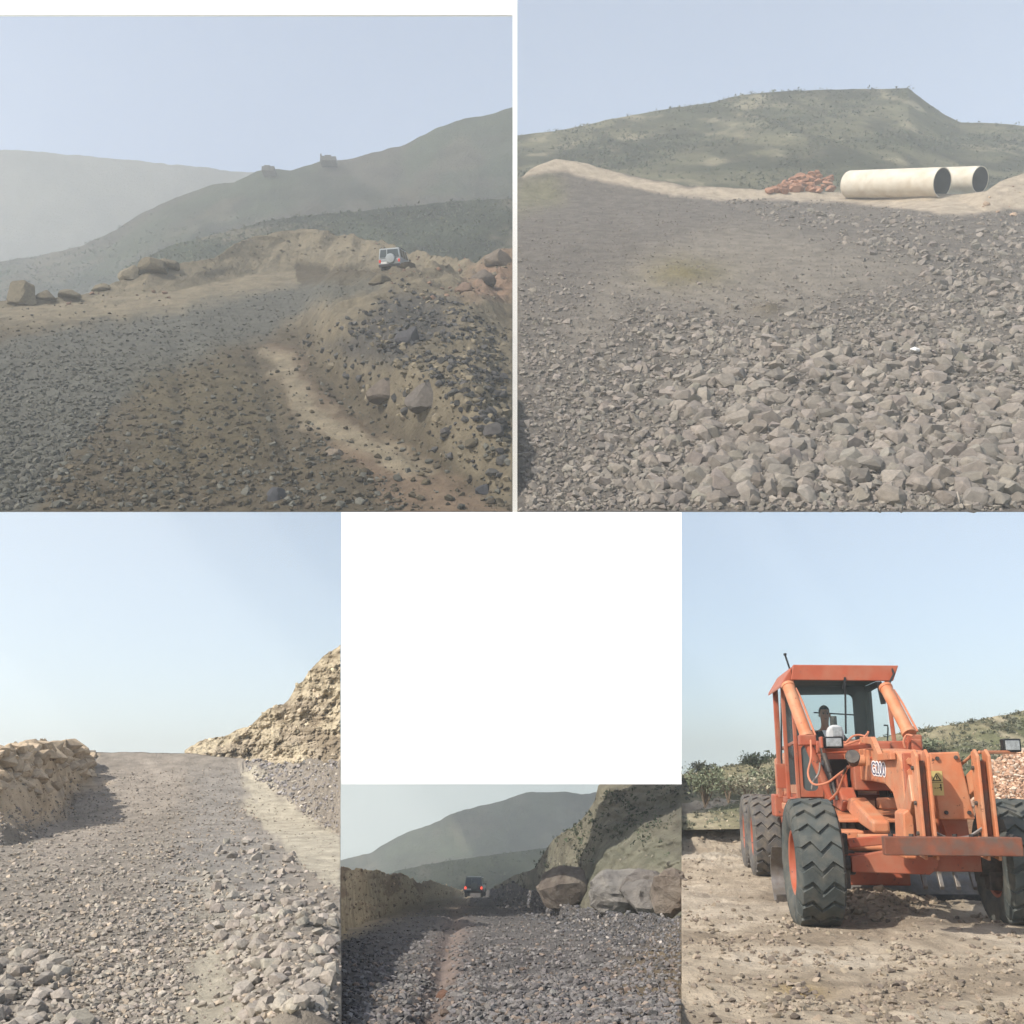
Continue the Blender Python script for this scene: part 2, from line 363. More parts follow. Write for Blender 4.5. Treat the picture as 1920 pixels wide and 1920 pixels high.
scatter(TL, 30000, lambda x, y, r: (3.5 + 12 * r ** 3.2) * (.35 + 1.25 * np.clip((y - 520) / 440, 0, 1)), lambda x, y: .48 * (1 - big_left(x, y)) * sstep(560, 640, y) * (x < 980) * (1 - .75 * poly(x, y, [(500, 640), (540, 650), (600, 740), (900, 930), (970, 970), (820, 970), (640, 850), (540, 760)], 10)), jit(BROWN * .9, .22, GREY, .35), 90, 12, cl, SL_T)
scatter(TL, 26000, lambda x, y, r: (5 + 22 * r ** 3) * (.5 + .9 * np.clip((y - 540) / 420, 0, 1)), lambda x, y: poly(x, y, [(560, 640), (690, 590), (740, 530), (850, 550), (940, 620), (961, 930), (880, 880), (700, 760), (600, 680)], 14) * .95, jit(DARK, .25, TAN * .8, .35), 70, 13, cl, SL_T)
scatter(TL, 7000, lambda x, y, r: 3 + 10 * r ** 3, lambda x, y: ((y < 560) & (x > 700)) * .6 + (x < 340) * (y < 575) * .5, jit(TAN * .85, .2, K(132, 106, 88), .4), 40, 14, cl, SL_T)
scatter(TL, 16000, lambda x, y, r: 2.5 + 7 * r ** 3, lambda x, y: sstep(4, -10, y - B_TL(x)) * (x > 380) * .55, jit(TAN, .2, BROWN, .4), 0, 15, cl, SL_T, sink=.35)
# single rocks of the upper left road
def make_rock(name, px, row, wpx, hpx, T, col, label, cat, seed, group=None, yaw=0, rough=.12, depth=.8, sub=3, m='stone', sinkf=.12, D=None, cut=.5):
    p, d = at(T, px, row)
    if D is not None: p, d = P(px, row, D), D
    wm, hm = wpx * d / F, hpx * d / F
    b = bmesh.new(); bmesh.ops.create_icosphere(b, subdivisions=sub, radius=1.0); r = np.random.default_rng(seed)
    pls = []
    for i in range(20):
        n_ = r.normal(size=3); n_[2] = abs(n_[2]) * .8; n_ /= np.linalg.norm(n_); pls.append((n_, cut + (.86 - cut) * r.random()))
    for v in b.verts:
        c = np.array(v.co[:])
        for n_, h in pls:
            q = c @ n_
            if q > h: c = c - n_ * (q - h)
        c = c * (1 + rough * float(fbm(np.array([c[0] * 2.3 + c[2] + seed]), np.array([c[1] * 2.3 - c[2] * 1.7]), 3, seed)[0]))
        v.co = (c[0] * wm * .66, c[1] * wm * .58 * depth, max(c[2], -.7) * hm * .78)
    me = bpy.data.meshes.new(name); b.to_mesh(me); b.free(); me.materials.append(MATS[m])
    o = link(name, me); o.location = p + np.array([0, 0, hm * (.36 - sinkf)]); o.rotation_euler = (0, 0, yaw); o.color = (*col, 1)
    tag(o, label, cat, group); return o
make_rock('boulder', 38, 556, 58, 50, TL, TAN * .85, 'large tan boulder at the edge of the mountain road', 'boulder', 3)
for i, (x, y, wd, ht, lb) in enumerate([(82, 548, 36, 18, 'low tan rock right beside the large tan boulder'), (128, 546, 44, 16, 'long flat tan rock on the road edge past the large tan boulder'),
        (185, 530, 30, 14, 'small tan rock between the large boulder and the jagged rocks'), (245, 517, 38, 30, 'squarish tan rock in front of the jagged rocks'), (285, 503, 58, 32, 'pointed tan rock, tallest of the jagged rocks by the drop'),
        (318, 500, 34, 20, 'small pointed rock leaning on the tallest jagged rock')]):
    make_rock('rock', x, y, wd, ht, TL, TAN * (.7 + .06 * (i % 4)), lb, 'rock', 20 + i)
for i, (x, y, wd, ht, c, lb) in enumerate([(714, 530, 40, 22, TAN * .8, 'pale pyramid-shaped rock on the road behind the white off-roader'), (765, 505, 40, 16, BROWN, 'brown rock lying right beside the white off-roader'),
        (905, 528, 44, 30, K(124, 112, 100), 'dark square block in the reddish bank'), (930, 492, 46, 34, K(140, 126, 110), 'big tan block on top of the reddish bank'), (872, 545, 36, 22, K(140, 118, 102), 'low reddish rock under the dark square block'),
        (725, 728, 64, 40, K(128, 116, 104), 'large pale brown rock set into the face of the road bank'), (800, 746, 70, 46, K(120, 112, 104), 'broad grey rock beside the large pale brown rock in the bank'), (768, 640, 44, 34, K(92, 90, 92), 'dark blue-grey rock on the heap of dark stones'),
        (515, 935, 38, 30, K(88, 88, 92), 'dark grey rock lying alone on the dirt track'), (908, 922, 30, 22, K(84, 84, 88), 'dark rock beside the reddish rut'), (925, 812, 36, 26, K(96, 92, 90), 'dark rounded rock at the foot of the eroded bank'),
        (628, 852, 34, 14, K(150, 136, 120), 'flat pale rock in the reddish wheel rut')]):
    make_rock('rock', x, y, wd, ht, TL, np.asarray(c) * .62, lb, 'rock', 40 + i, sinkf=.45 if 700 < y < 760 else .15)

def pile_rock(px, row, D, s, col, label, cat, group, tall=.8):
    """one angular rock of a heap, about s pixels across"""
    o = link('rock', ROCK_ME[random.randrange(len(ROCK_ME))]); w_ = s * D / F * 1.1
    o.location = P(px, row, D); o.rotation_euler = (random.uniform(-.5, .5), random.uniform(-.5, .5), random.random() * 6.28); o.scale = (w_, w_ * random.uniform(.8, 1.1), w_ * tall * random.uniform(.8, 1.2)); o.color = (*col, 1)
    return tag(o, label, cat, group)
# hills behind
def hill(name, px0, px1, nx, ny, base, sil, D0, D1, amp, color, label, px_noise=1.0, dpow=1.0, seed=0, skirt=True, material='hill_ground', rpow=1.0, gully=1.0, kind='structure', rocky=0):
    S = pl(sil); bs = base if callable(base) else (lambda x: np.full_like(x, float(base)))
    d0 = D0 if callable(D0) else (lambda x: np.full_like(x, float(D0))); d1 = D1 if callable(D1) else (lambda x: np.full_like(x, float(D1)))
    px = np.linspace(px0, px1, nx); t = np.linspace(0, 1, ny)[:, None]; PX = np.broadcast_to(px, (ny, nx))
    s = S(px); s = s + fbm(px * .06, px * 0, 4, seed + 50) * px_noise
    row = bs(px) + (s - bs(px)) * t ** rpow; D = d0(px) + (d1(px) - d0(px)) * t ** dpow
    pos = P(PX, row, D); x, z = pos[..., 0], pos[..., 2]; y = pos[..., 1]
    e = np.sin(np.pi * np.clip(t, 0, 1)) ** .6 * np.ones_like(PX)
    sc_ = 60.0 / (D1 if not callable(D1) else 25)
    q2 = z * .9 + y * .35; n = (ridged(x * .05 * sc_ + q2 * .02 * sc_, q2 * .035 * sc_, 5, seed) - .55) * gully + fbm(x * .2 * sc_, q2 * .2 * sc_, 4, seed + 7) * .5
    dirv = (pos - CAM) / D[..., None]; dd = -n * amp * e
    if rocky:
        q = rocky; dd = dd - fbm(x * 3.2 / q, z * 3.2 / q, 4, seed + 40) * .55 * q * (.3 + .7 * e) - (ridged(x * .8 / q + y * .3 / q, z * 1.1 / q, 5, seed + 20) - .55) * 1.6 * q * (.25 + .75 * e) - (np.floor(vnoise(x * 1.1 / q, z * 1.5 / q, seed + 30) * 5) / 5 - .5) * .45 * q * e
    pos = pos + dirv * dd[..., None]
    c = color(PX, row, pos)
    # far side falls away behind the ridge
    bk = P(px, s + 60, (d1(px)) * 1.25)[None]; posb = np.concatenate([pos, bk]); cb_ = np.concatenate([c, c[-1:]]); ny2 = ny + 1
    idx = np.arange(nx * ny2).reshape(ny2, nx); q = np.stack([idx[:-1, :-1], idx[:-1, 1:], idx[1:, 1:], idx[1:, :-1]], -1).reshape(-1, 4)
    o = link(name, mesh_np(name, posb.reshape(-1, 3), q, material, cb_.reshape(-1, 3), True)); tag(o, label, kind=kind)
    T = Terrain(); T.o = o; T.pos = pos; T.px = PX; T.row = row + 0 * PX; T.D = D + dd; T.ny, T.nx = ny, nx; T.col = c; return T
def hcol(c1, c2, c3, s=.05, seed=0, thr=0.0):
    def f(px, row, pos):
        n = fbm(pos[..., 0] * s, pos[..., 1] * s + pos[..., 2] * s, 5, seed); n2 = fbm(pos[..., 0] * s * 3, pos[..., 2] * s * 3, 4, seed + 3)
        n3 = ridged(pos[..., 0] * s * 1.6 + pos[..., 2] * s * .7, pos[..., 2] * s * 1.2 + pos[..., 1] * s * .4, 5, seed + 9)
        c = np.broadcast_to(np.asarray(c1), pos.shape).copy(); c = mixc(c, c2, sstep(-.1 + thr, .3 + thr, n)); c = mixc(c, c3, sstep(.12, .5, n2) * .7); return mixc(c, np.asarray(c2) * .55, sstep(.66, .82, n3) * .75)
    return f
HG, HB, HT = np.array([.05, .06, .035]), np.array([.11, .1, .075]), np.array([.17, .145, .1])
hA = hill('mountain', -80, 961, 260, 90, 600, [(-80, 500), (60, 482), (150, 462), (220, 430), (260, 402), (330, 371), (400, 346), (440, 341), (480, 323), (505, 315), (545, 320), (600, 303), (650, 300), (700, 286), (760, 271), (820, 240), (870, 223), (925, 213), (961, 201)], 205, 265, 15, hcol(HB * .45, HG * .7, HT * .4, .03, 3), 'tall grey mountain slope fading in the haze behind the road', 2, seed=61)
hB = hill('hill', 230, 961, 200, 60, 560, [(230, 505), (280, 480), (330, 456), (420, 436), (500, 413), (600, 402), (720, 391), (850, 377), (961, 372)], 140, 175, 5, hcol(HG * .75, HG * .5, HT * .8, .05, 8, .05), 'dark green scrub hillside below the tall grey mountain', 2, seed=71)
hC = hill('far_ridge', -80, 620, 120, 40, 600, [(-80, 275), (60, 284), (200, 297), (300, 306), (420, 318), (520, 328), (620, 340)], 440, 480, 3, hcol(HB * .4, HB * .35, HB * .4, .02, 5), 'faint far ridge almost lost in the haze', 3, seed=81)
tufts(hB, 5000, lambda x, y, r: 2.5 + 4 * r, lambda x, y: .8, [HG * .7, HG, HG * 1.3, np.array([.08, .085, .04])], 31, 'hillside_scrub', parent=hB.o)['kind'] = 'stuff'
tufts(hA, 4000, lambda x, y, r: 2.2 + 3 * r, lambda x, y: sstep(380, 480, y), [HG * .7, HG, HG * 1.2], 32, 'hillside_scrub', parent=hA.o)['kind'] = 'stuff'

# ================================================================ UPPER RIGHT: stony ground with the big pipes
vTR = 11.; kTR = 1 / (40 * (960 - vTR))
S_TR = pl([(970, 335), (1000, 316), (1040, 300), (1100, 306), (1150, 320), (1200, 334), (1260, 344), (1330, 350), (1400, 355), (1480, 356), (1560, 360), (1700, 362), (1800, 364), (1850, 358), (1880, 338), (1920, 325), (2000, 318)])
B_TR = pl([(970, 375), (1040, 372), (1150, 366), (1300, 366), (1560, 372), (1800, 376), (1850, 398), (1920, 402), (2000, 402)])
def D_TR(px, b):
    Bk = B_TR(px); d = 1 / (kTR * (np.maximum(b, Bk) - vTR)); return d * (1 + np.maximum(Bk - b, 0) * 2.2 / F) * (1 + .09 * sstep(1790, 1570, px) * sstep(470, 385, b))
def R_TR(px, b):
    r = 14 * np.exp(-(((px - 1275) / 60) ** 2 + ((b - 515) / 14) ** 2)) + 12 * np.exp(-(((px - 1440) / 26) ** 2 + ((b - 585) / 9) ** 2))
    r += 9 * sstep(0, 1, (b - 400) / 30) * sstep(470, 420, b) * sstep(1150, 1300, px)
    r += 12 * sstep(600, 700, b) * sstep(1150, 1400, px) * sstep(960, 900, b)
    return r * sstep(960, 930, b)
def disp_TR(px, row, pos, D, t):
    x, y = pos[..., 0], pos[..., 1]; e = sstep(0, .05, t); pad = poly(px, row, [(1520, 355), (1880, 350), (1880, 400), (1520, 395)], 10)
    return (fbm(x * .3, y * .3, 4, 13) * .28 + fbm(x * 1.5, y * 1.5, 3, 19) * .07) * e * (1 - .85 * pad), 0 * x
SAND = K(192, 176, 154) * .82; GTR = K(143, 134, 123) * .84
SANDP = [(960, 312), (1060, 288), (1110, 300), (1180, 330), (1300, 350), (1560, 352), (1840, 350), (1890, 330), (2010, 310), (2010, 396), (1900, 392), (1810, 404), (1760, 404), (1690, 390), (1560, 378), (1350, 374), (1220, 362), (1120, 336), (1050, 320), (980, 330)]
DIRTP = [(1340, 420), (1470, 430), (1620, 470), (1740, 500), (1700, 520), (1560, 560), (1480, 600), (1300, 590), (1180, 560), (1120, 640), (1050, 660), (1130, 520), (1240, 460)]
def col_TR(px, row, pos):
    qx = px + fbm(px * .03, row * .05, 3, 25) * 14; qy = row + fbm(px * .03, row * .05, 3, 26) * 6
    c = np.broadcast_to(GTR * .66, pos.shape).copy()  # soil under the stones darkened: shade of the gaps put into the colour
    c = mixc(c, K(140, 131, 118) * .85, poly(qx, qy, DIRTP, 24) * .9)
    c = mixc(c, K(118, 108, 74), np.exp(-(((qx - 1285) / 75) ** 2 + ((qy - 510) / 26) ** 2)) * .9)
    c = mixc(c, K(98, 88, 70), np.exp(-(((qx - 1440) / 28) ** 2 + ((qy - 578) / 12) ** 2)) * .8)
    c = mixc(c, K(126, 122, 94), poly(qx, qy, [(970, 335), (1040, 330), (1060, 380), (970, 400)], 18) * .7)
    return mixc(c, SAND, poly(qx, qy, SANDP, 4))
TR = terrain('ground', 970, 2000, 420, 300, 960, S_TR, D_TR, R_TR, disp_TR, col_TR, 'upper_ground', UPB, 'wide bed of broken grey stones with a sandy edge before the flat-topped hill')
SL_R = math.atan((960 - vTR) / F) + PITCH; cr = (970, 2010, 961)
STN = lambda x, y: 1 - poly(x, y, SANDP, 3)
rough_r = lambda x, y: np.clip(.42 * sstep(420, 560, y) + .1 + 1.0 * sstep(1020, 1500, x) * sstep(520, 760, y) + .75 * poly(x, y, [(1330, 370), (1560, 378), (1700, 392), (1800, 405), (1990, 400), (1990, 640), (1700, 520), (1480, 430)], 18), -0.0 + .25, 1.2)
per = lambda y: .35 + .95 * np.clip((y - 340) / 620, 0, 1)
scatter(TR, 9500, lambda x, y, r: (8 + 38 * r ** 3) * per(y) * rough_r(x, y) + 4, lambda x, y: STN(x, y) * (rough_r(x, y) > .42) * .85 * (1 - .8 * poly(x, y, DIRTP, 15)), jit(GTR, .15), 290, 21, cr, SL_R, sink=.27, tilt=.8)
scatter(TR, 26000, lambda x, y, r: (5 + 11 * r ** 2) * per(y) * (.6 + .5 * rough_r(x, y)), lambda x, y: STN(x, y) * .8 * (1 - .72 * poly(x, y, DIRTP, 15)), jit(GTR * .97, .15), 0, 22, cr, SL_R)
scatter(TR, 26000, lambda x, y, r: (3 + 8 * r ** 3) * per(y) * .9, lambda x, y: poly(x, y, DIRTP, 20) * .6, jit(GTR * 1.02, .16), 0, 23, cr, SL_R)
scatter(TR, 1600, lambda x, y, r: 3 + 13 * r ** 3, lambda x, y: sstep(1790, 1850, x) * (y < 420) * .8, jit(K(176, 152, 128), .15, K(150, 112, 90), .2), 30, 24, cr, SL_R)
_p, _d = at(TR, 1716, 662); pile_rock(1716, 656, _d - .3, 20, np.array([.6, .58, .55]), 'small bright white stone lying among the grey stones', 'stone', None)
hR = hill('flat_topped_hill', 970, 2000, 300, 110, 400, [(970, 254), (1060, 243), (1150, 222), (1250, 204), (1330, 193), (1390, 178), (1450, 172), (1560, 168), (1660, 166), (1704, 166), (1725, 182), (1745, 197), (1770, 214), (1800, 229), (1850, 231), (1890, 233), (1920, 236), (2000, 244)], 137, 215, 8,
          hcol(K(128, 124, 96) * .68, K(104, 106, 80) * .55, K(170, 158, 130) * .78, .06, 33), 'flat-topped green hill behind the broad stony ground', 1.0, seed=91, gully=1.0)
tufts(hR, 15000, lambda x, y, r: 2.2 + 4.5 * r ** 2, lambda x, y: .15 + .8 * sstep(.42, .62, vnoise(x * .012, y * .03, 77)), [HG * .8, HG * 1.1, HG * 1.5, np.array([.09, .09, .05])], 33, 'hillside_scrub', parent=hR.o)['kind'] = 'stuff'
# heap of red rock beside the pipes
for i in range(80):
    u = random.random(); v = random.random(); x = 1440 + 120 * u; top = 356 - 36 * sstep(0, .7, np.array(u)) * (1 - .2 * u)
    y = 358 - (358 - float(top)) * v
    d = 1 / (kTR * (B_TR(1500) - vTR)) * (1 + .06 * v); s = 9 + 15 * random.random()
    pile_rock(x, y, d * 1.09 + 1.0, s, K(166, 124, 100) * (.75 + .4 * random.random()), 'broken red-orange rock in the heap next to the pipes', 'rock', 'red rocks heaped next to the pipes')
# pipes
mat('pipe_shell', K(220, 210, 192), rough=.6, nscale=.5, namt=.1, dust=tuple(K(190, 172, 146)), dustamt=.6)
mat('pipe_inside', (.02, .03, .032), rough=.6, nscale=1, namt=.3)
def pipe(pa, pb, r, label):
    """pa the open end in view, pb the far end"""
    pa, pb = Vector(pa), Vector(pb); root = empty('pipe', (pa + pb) / 2); a, b = pa - root.location, pb - root.location; L = (b - a).length; ax = (b - a).normalized()
    m = MB(); m.lathe([(.01, r * .93), (0, r * .94), (0, r), (L * .5, r * 1.003), (L - .25, r), (L - .06, r * .95), (L, r * .9), (L, r * .86)], a, ax, 48); m.build('shell', 'pipe_shell', root, smooth=True)
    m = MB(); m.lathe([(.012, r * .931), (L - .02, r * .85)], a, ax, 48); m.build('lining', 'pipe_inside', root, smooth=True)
    tag(root, label, 'pipe', 'large pipes lying beside the stony ground'); return root
Dp = 1 / (kTR * (372 - vTR)); rp = 27.5 * Dp / F
pipe(P(1767, 342, Dp), P(1591, 346, Dp * 1.088), rp, 'cream pipe lying in front, its dark open end beside the other pipe')
pipe(P(1838, 337, Dp + 3.2), P(1668, 341, Dp * 1.088 + 3.2), rp * .93, 'cream pipe lying behind, mostly hidden by the one in front')

# ================================================================ LOWER LEFT: the gravel road going uphill
vBL = 1405.
S_BL = pl([(-80, 1402), (0, 1401), (40, 1396), (90, 1394), (125, 1396), (150, 1409), (175, 1412), (200, 1412), (350, 1411), (450, 1422), (520, 1430), (600, 1428), (639, 1430)])
B_BL = pl([(-80, 1600), (0, 1590), (70, 1568), (120, 1545), (150, 1500), (175, 1440), (192, 1405), (440, 1405), (452, 1450), (520, 1490), (580, 1535), (639, 1568)])
c_BL = pl([(-80, 2.2), (130, 2.6), (175, 4.5), (200, 4.5), (430, 3), (460, 2), (640, 1.8)])
def D_BL(px, b):
    base = lambda q: np.where(q > 1538, 3200 / (np.maximum(q, 1538) - vBL), 3200 / 133. * (1 + (1538 - q) * 4.5 / F))
    Bk = B_BL(px); return base(np.maximum(b, Bk)) * (1 + np.maximum(Bk - b, 0) * c_BL(px) / F)
def disp_BL(px, row, pos, D, t):
    x, y = pos[..., 0], pos[..., 1]; bank = sstep(0, -25, row - B_BL(px)) * ((px < 180) | (px > 455))
    pile = bank * (px < 185)
    dz = fbm(x * .5, y * .5, 4, 43) * .06 + fbm(x * 2.6, y * 2.6, 3, 44) * .025
    dz += bank * fbm(x * 1.1, y * 1.1, 4, 45) * .18 + pile * fbm(x * 1.3, y * .8, 3, 46) * .16
    dz += .25 * np.exp(-(((px - 560) / 110) ** 2)) * sstep(1690, 1780, row)
    return dz, pile * fbm(x * 1.2, pos[..., 2] * 1.6, 3, 47) * .9
GBL = K(158, 148, 135); TBL = K(188, 178, 158); PILE = K(200, 178, 150)
STRIP = [(452, 1436), (480, 1446), (520, 1485), (580, 1535), (645, 1575), (645, 1672), (575, 1628), (515, 1580), (470, 1520), (455, 1480)]
PATCH = [(330, 1925), (345, 1840), (385, 1770), (420, 1780), (430, 1840), (450, 1890), (520, 1990), (300, 1990)]
def col_BL(px, row, pos):
    qx = px + fbm(px * .05, row * .06, 4, 55) * 30; qy = row + fbm(px * .03, row * .04, 3, 56) * 8
    c = np.broadcast_to(GBL * .9, pos.shape).copy()
    c = mixc(c, K(172, 160, 146), poly(qx, qy, [(170, 1440), (330, 1420), (330, 1500), (200, 1580), (90, 1620), (60, 1580)], 24) * .6)
    c = mixc(c, K(150, 145, 138), poly(qx, qy, [(370, 1450), (450, 1440), (470, 1530), (560, 1640), (440, 1720), (240, 1760), (330, 1600)], 24) * .6)
    c = mixc(c, TBL, poly(qx, qy, STRIP, 7)); c = mixc(c, TBL * .95, poly(qx, qy, PATCH, 16) * .9)
    c = mixc(c, TBL * .9, poly(qx, qy, [(370, 1640), (430, 1660), (420, 1790), (340, 1800)], 24) * .5)
    c = mixc(c, PILE, poly(qx, qy, [(-90, 1380), (140, 1385), (195, 1475), (130, 1490), (100, 1540), (-90, 1540)], 12))
    return c
BL = terrain('ground', -80, 638.5, 360, 300, 2000, S_BL, D_BL, None, disp_BL, col_BL, 'near_ground', None, 'gravel road climbing to a crest between a rock pile and a cut slope')
cb_ = (-90, 639, 2010); perB = lambda y: .22 + .95 * np.clip((y - 1420) / 500, 0, 1)
COARSE = [(395, 1580), (470, 1560), (560, 1620), (645, 1690), (645, 1990), (470, 1990), (430, 1830), (400, 1740), (380, 1650)]
coarse = lambda x, y: np.maximum(poly(x, y, COARSE, 12), poly(x, y, [(-90, 1800), (60, 1770), (140, 1850), (170, 1990), (-90, 1990)], 25))
notile = lambda x, y: (1 - poly(x, y, STRIP, 4)) * (1 - .88 * poly(x, y, PATCH, 8))
scatter(BL, 2300, lambda x, y, r: (16 + 34 * r ** 1.8) * perB(y), lambda x, y: coarse(x, y) * notile(x, y) * .8, jit(K(166, 156, 143), .14), 230, 31, cb_, sink=.14)
scatter(BL, 26000, lambda x, y, r: (6.5 + 14 * r ** 2.2) * perB(y), lambda x, y: notile(x, y) * .8 * (1 - .6 * coarse(x, y)) * ((y > 1440) | (x > 455)) * (1 - poly(x, y, [(-90, 1380), (140, 1385), (195, 1475), (130, 1490), (100, 1520), (-90, 1500)], 8)), jit(GBL, .15, K(176, 160, 140), .15), 0, 32, cb_)
scatter(BL, 9000, lambda x, y, r: 3 + 7 * r ** 2, lambda x, y: (x < 172) * sstep(0, -10, y - B_BL(x)) * .9, jit(PILE * .8, .2, K(150, 140, 130), .3), 0, 35, cb_)
scatter(BL, 20000, lambda x, y, r: 4 + 9 * r ** 2, lambda x, y: sstep(455, 470, x) * sstep(0, -8, y - B_BL(x)) * .95, jit(K(150, 144, 140), .2, K(186, 176, 160), .2), 0, 33, cb_)
scatter(BL, 16000, lambda x, y, r: 2 + 5 * r ** 3, lambda x, y: poly(x, y, STRIP, 6) * .5 + poly(x, y, PATCH, 10) * .4, jit(TBL * .85, .15, GBL, .4), 0, 36, cb_)
for i in range(120):
    x = random.uniform(-40, 172); top = float(S_BL(x)); y = random.uniform(top + 6, top + 14 + 95 * random.random() * (1 if x < 120 else .5)); s = random.uniform(14, 64) * (1 - .5 * (y - top) / 110)
    pp, dd_ = at(BL, x, y); pile_rock(x, y, dd_, s, PILE * random.uniform(.72, 1.1), 'broken tan and reddish rock in the pile beside the uphill gravel road', 'rock', 'rocks piled beside the uphill gravel road', .75)
def ccol(a, b, d, s, seed):
    def f(px, row, pos):
        n = fbm(pos[..., 0] * s, pos[..., 2] * s * 1.3 + pos[..., 1] * s * .5, 5, seed); n2 = ridged(pos[..., 0] * s * 1.5, pos[..., 2] * s * 2.5, 4, seed + 4)
        c = np.broadcast_to(np.asarray(a), pos.shape).copy(); c = mixc(c, b, sstep(-.15, .35, n)); return mixc(c, d, sstep(.68, .85, n2) * .6)
    return f
cBL = hill('cut_slope', 346, 638.5, 300, 240, pl([(340, 1425), (450, 1440), (520, 1445), (638, 1455)]), [(346, 1408), (365, 1398), (385, 1386), (430, 1378), (465, 1362), (485, 1345), (502, 1333), (540, 1312), (556, 1284), (568, 1278), (578, 1262), (600, 1238), (615, 1222), (639, 1209)],
           pl([(346, 33), (450, 32), (520, 31), (600, 30), (638, 29.6)]), pl([(346, 34), (450, 33.6), (520, 33.4), (638, 32.6)]), .8, ccol(K(206, 190, 160), K(184, 168, 144), K(130, 114, 92), .8, 3), 'pale tan rocky cut slope above the uphill gravel road', 5, seed=111, material='cliff_rock', rocky=.6)
scatter(cBL, 6000, lambda x, y, r: 3 + 12 * r ** 3, lambda x, y: .10 + .25 * sstep(1400, 1430, y), jit(K(200, 184, 156), .2, K(170, 154, 130), .3), 60, 34, (346, 638.5, 1470), name='loose_stones', sink=.4, tilt=1.2)

# ================================================================ LOWER MIDDLE: the dim stony road with boulders
vBM = 1668.
S_BM = pl([(638, 1632), (665, 1626), (705, 1628), (740, 1638), (780, 1648), (820, 1656), (850, 1664), (872, 1672), (905, 1674), (930, 1664), (960, 1656), (1000, 1668), (1030, 1690), (1100, 1702), (1278.5, 1714)])
B_BM = pl([(638, 1752), (700, 1726), (760, 1705), (810, 1692), (850, 1684), (872, 1680), (905, 1680), (940, 1690), (1000, 1706), (1060, 1728), (1150, 1750), (1278, 1788)])
def D_BM(px, b):
    Bk = B_BM(px); d = 1600 / (np.maximum(b, Bk) - vBM); return d * (1 + np.maximum(Bk - b, 0) * 1.5 / F)
def disp_BM(px, row, pos, D, t):
    x, y = pos[..., 0], pos[..., 1]; bank = sstep(0, -20, row - B_BM(px)); left = bank * (px < 880)
    dz = fbm(x * .45, y * .45, 4, 63) * .1 + fbm(x * 2, y * 2, 3, 64) * .04 + bank * fbm(x * .5, y * .07, 4, 65) * .22
    rut = np.exp(-((px - (860 - (row - 1690) * .26)) / (8 + (row - 1680) * .09)) ** 2) * sstep(1695, 1720, row)
    return dz - rut * .10, left * (fbm(y * .07, pos[..., 2] * 1.6, 4, 67) * .6)
GBM = K(116, 111, 107); RUTC = K(140, 124, 114)
def col_BM(px, row, pos):
    qx = px + fbm(px * .04, row * .05, 3, 75) * 14; qy = row + fbm(px * .04, row * .05, 3, 76) * 6
    c = np.broadcast_to(GBM * .8, pos.shape).copy()
    c = mixc(c, RUTC, np.exp(-((qx - (862 - (qy - 1690) * .2)) / (16 + (qy - 1680) * .14)) ** 2) * .9)
    c = mixc(c, K(196, 176, 142), sstep(30, -20, qy - B_BM(px)) * (px < 880)); c = mixc(c, K(160, 138, 112), sstep(-10, -50, qy - B_BM(px)) * (px < 880) * sstep(-.1, .2, fbm(px * .03, row * .05, 3, 8)))
    c = mixc(c, K(124, 108, 84), poly(qx, qy, [(1180, 1800), (1285, 1720), (1285, 1990), (1150, 1990), (1140, 1880)], 25) * .8)
    return c
BM = terrain('ground', 638.5, 1278, 340, 260, 2000, S_BM, D_BM, None, disp_BM, col_BM, 'near_ground', None, 'dark stony road with worn wheel tracks between an earth bank and boulders')
cm = (638, 1279, 2010); perM = lambda y: .2 + .8 * np.clip((y - 1680) / 240, 0, 1)
rutM = lambda x, y: np.exp(-((x - (862 - (y - 1690) * .2)) / (13 + (y - 1680) * .1)) ** 2) * .8
roadM = lambda x, y: sstep(-10, 12, y - B_BM(x) + np.where(x > 880, 60, -10))
scatter(BM, 20000, lambda x, y, r: (8 + 15 * r ** 2) * perM(y), lambda x, y: roadM(x, y) * (1 - rutM(x, y)) * .85, jit(GBM * 1.02, .2, K(132, 118, 106), .12), 0, 41, cm)
scatter(BM, 1500, lambda x, y, r: (12 + 16 * r ** 2) * perM(y), lambda x, y: roadM(x, y) * (1 - rutM(x, y)) * .5, jit(GBM, .2, K(136, 118, 104), .1), 260, 42, cm)
scatter(BM, 22000, lambda x, y, r: 4 + 8 * r ** 2, lambda x, y: poly(x, y, [(905, 1680), (950, 1655), (1010, 1660), (1040, 1690), (1278, 1706), (1278, 1800), (1120, 1770), (1000, 1730)], 8) * .9, jit(K(104, 102, 102), .25, K(150, 142, 134), .2), 0, 43, cm)
scatter(BM, 22000, lambda x, y, r: 2.5 + 9 * r ** 3, lambda x, y: sstep(0, -12, y - B_BM(x)) * (x < 870) * .6, jit(K(186, 166, 136), .2, K(150, 130, 106), .4), 0, 45, cm, sink=.35)
hM1 = hill('mountain', 638.5, 1278, 220, 80, 1690, [(638, 1613), (690, 1601), (740, 1571), (775, 1556), (825, 1539), (845, 1526), (900, 1511), (945, 1501), (985, 1485), (1060, 1484), (1090, 1490), (1120, 1486), (1278, 1480)], 265, 310, 16, hcol(HB * .7, HG, HT * .6, .03, 13), 'grey mountain closing the view down the dim stony road', 2, seed=121)
hM2 = hill('hill', 700, 1150, 120, 40, 1700, [(700, 1652), (740, 1634), (800, 1621), (860, 1611), (940, 1601), (1020, 1590), (1150, 1575)], 150, 175, 4, hcol(HG * .75, HG * .5, HB, .05, 18), 'dark low hill at the foot of the grey mountain', 1.5, seed=131)
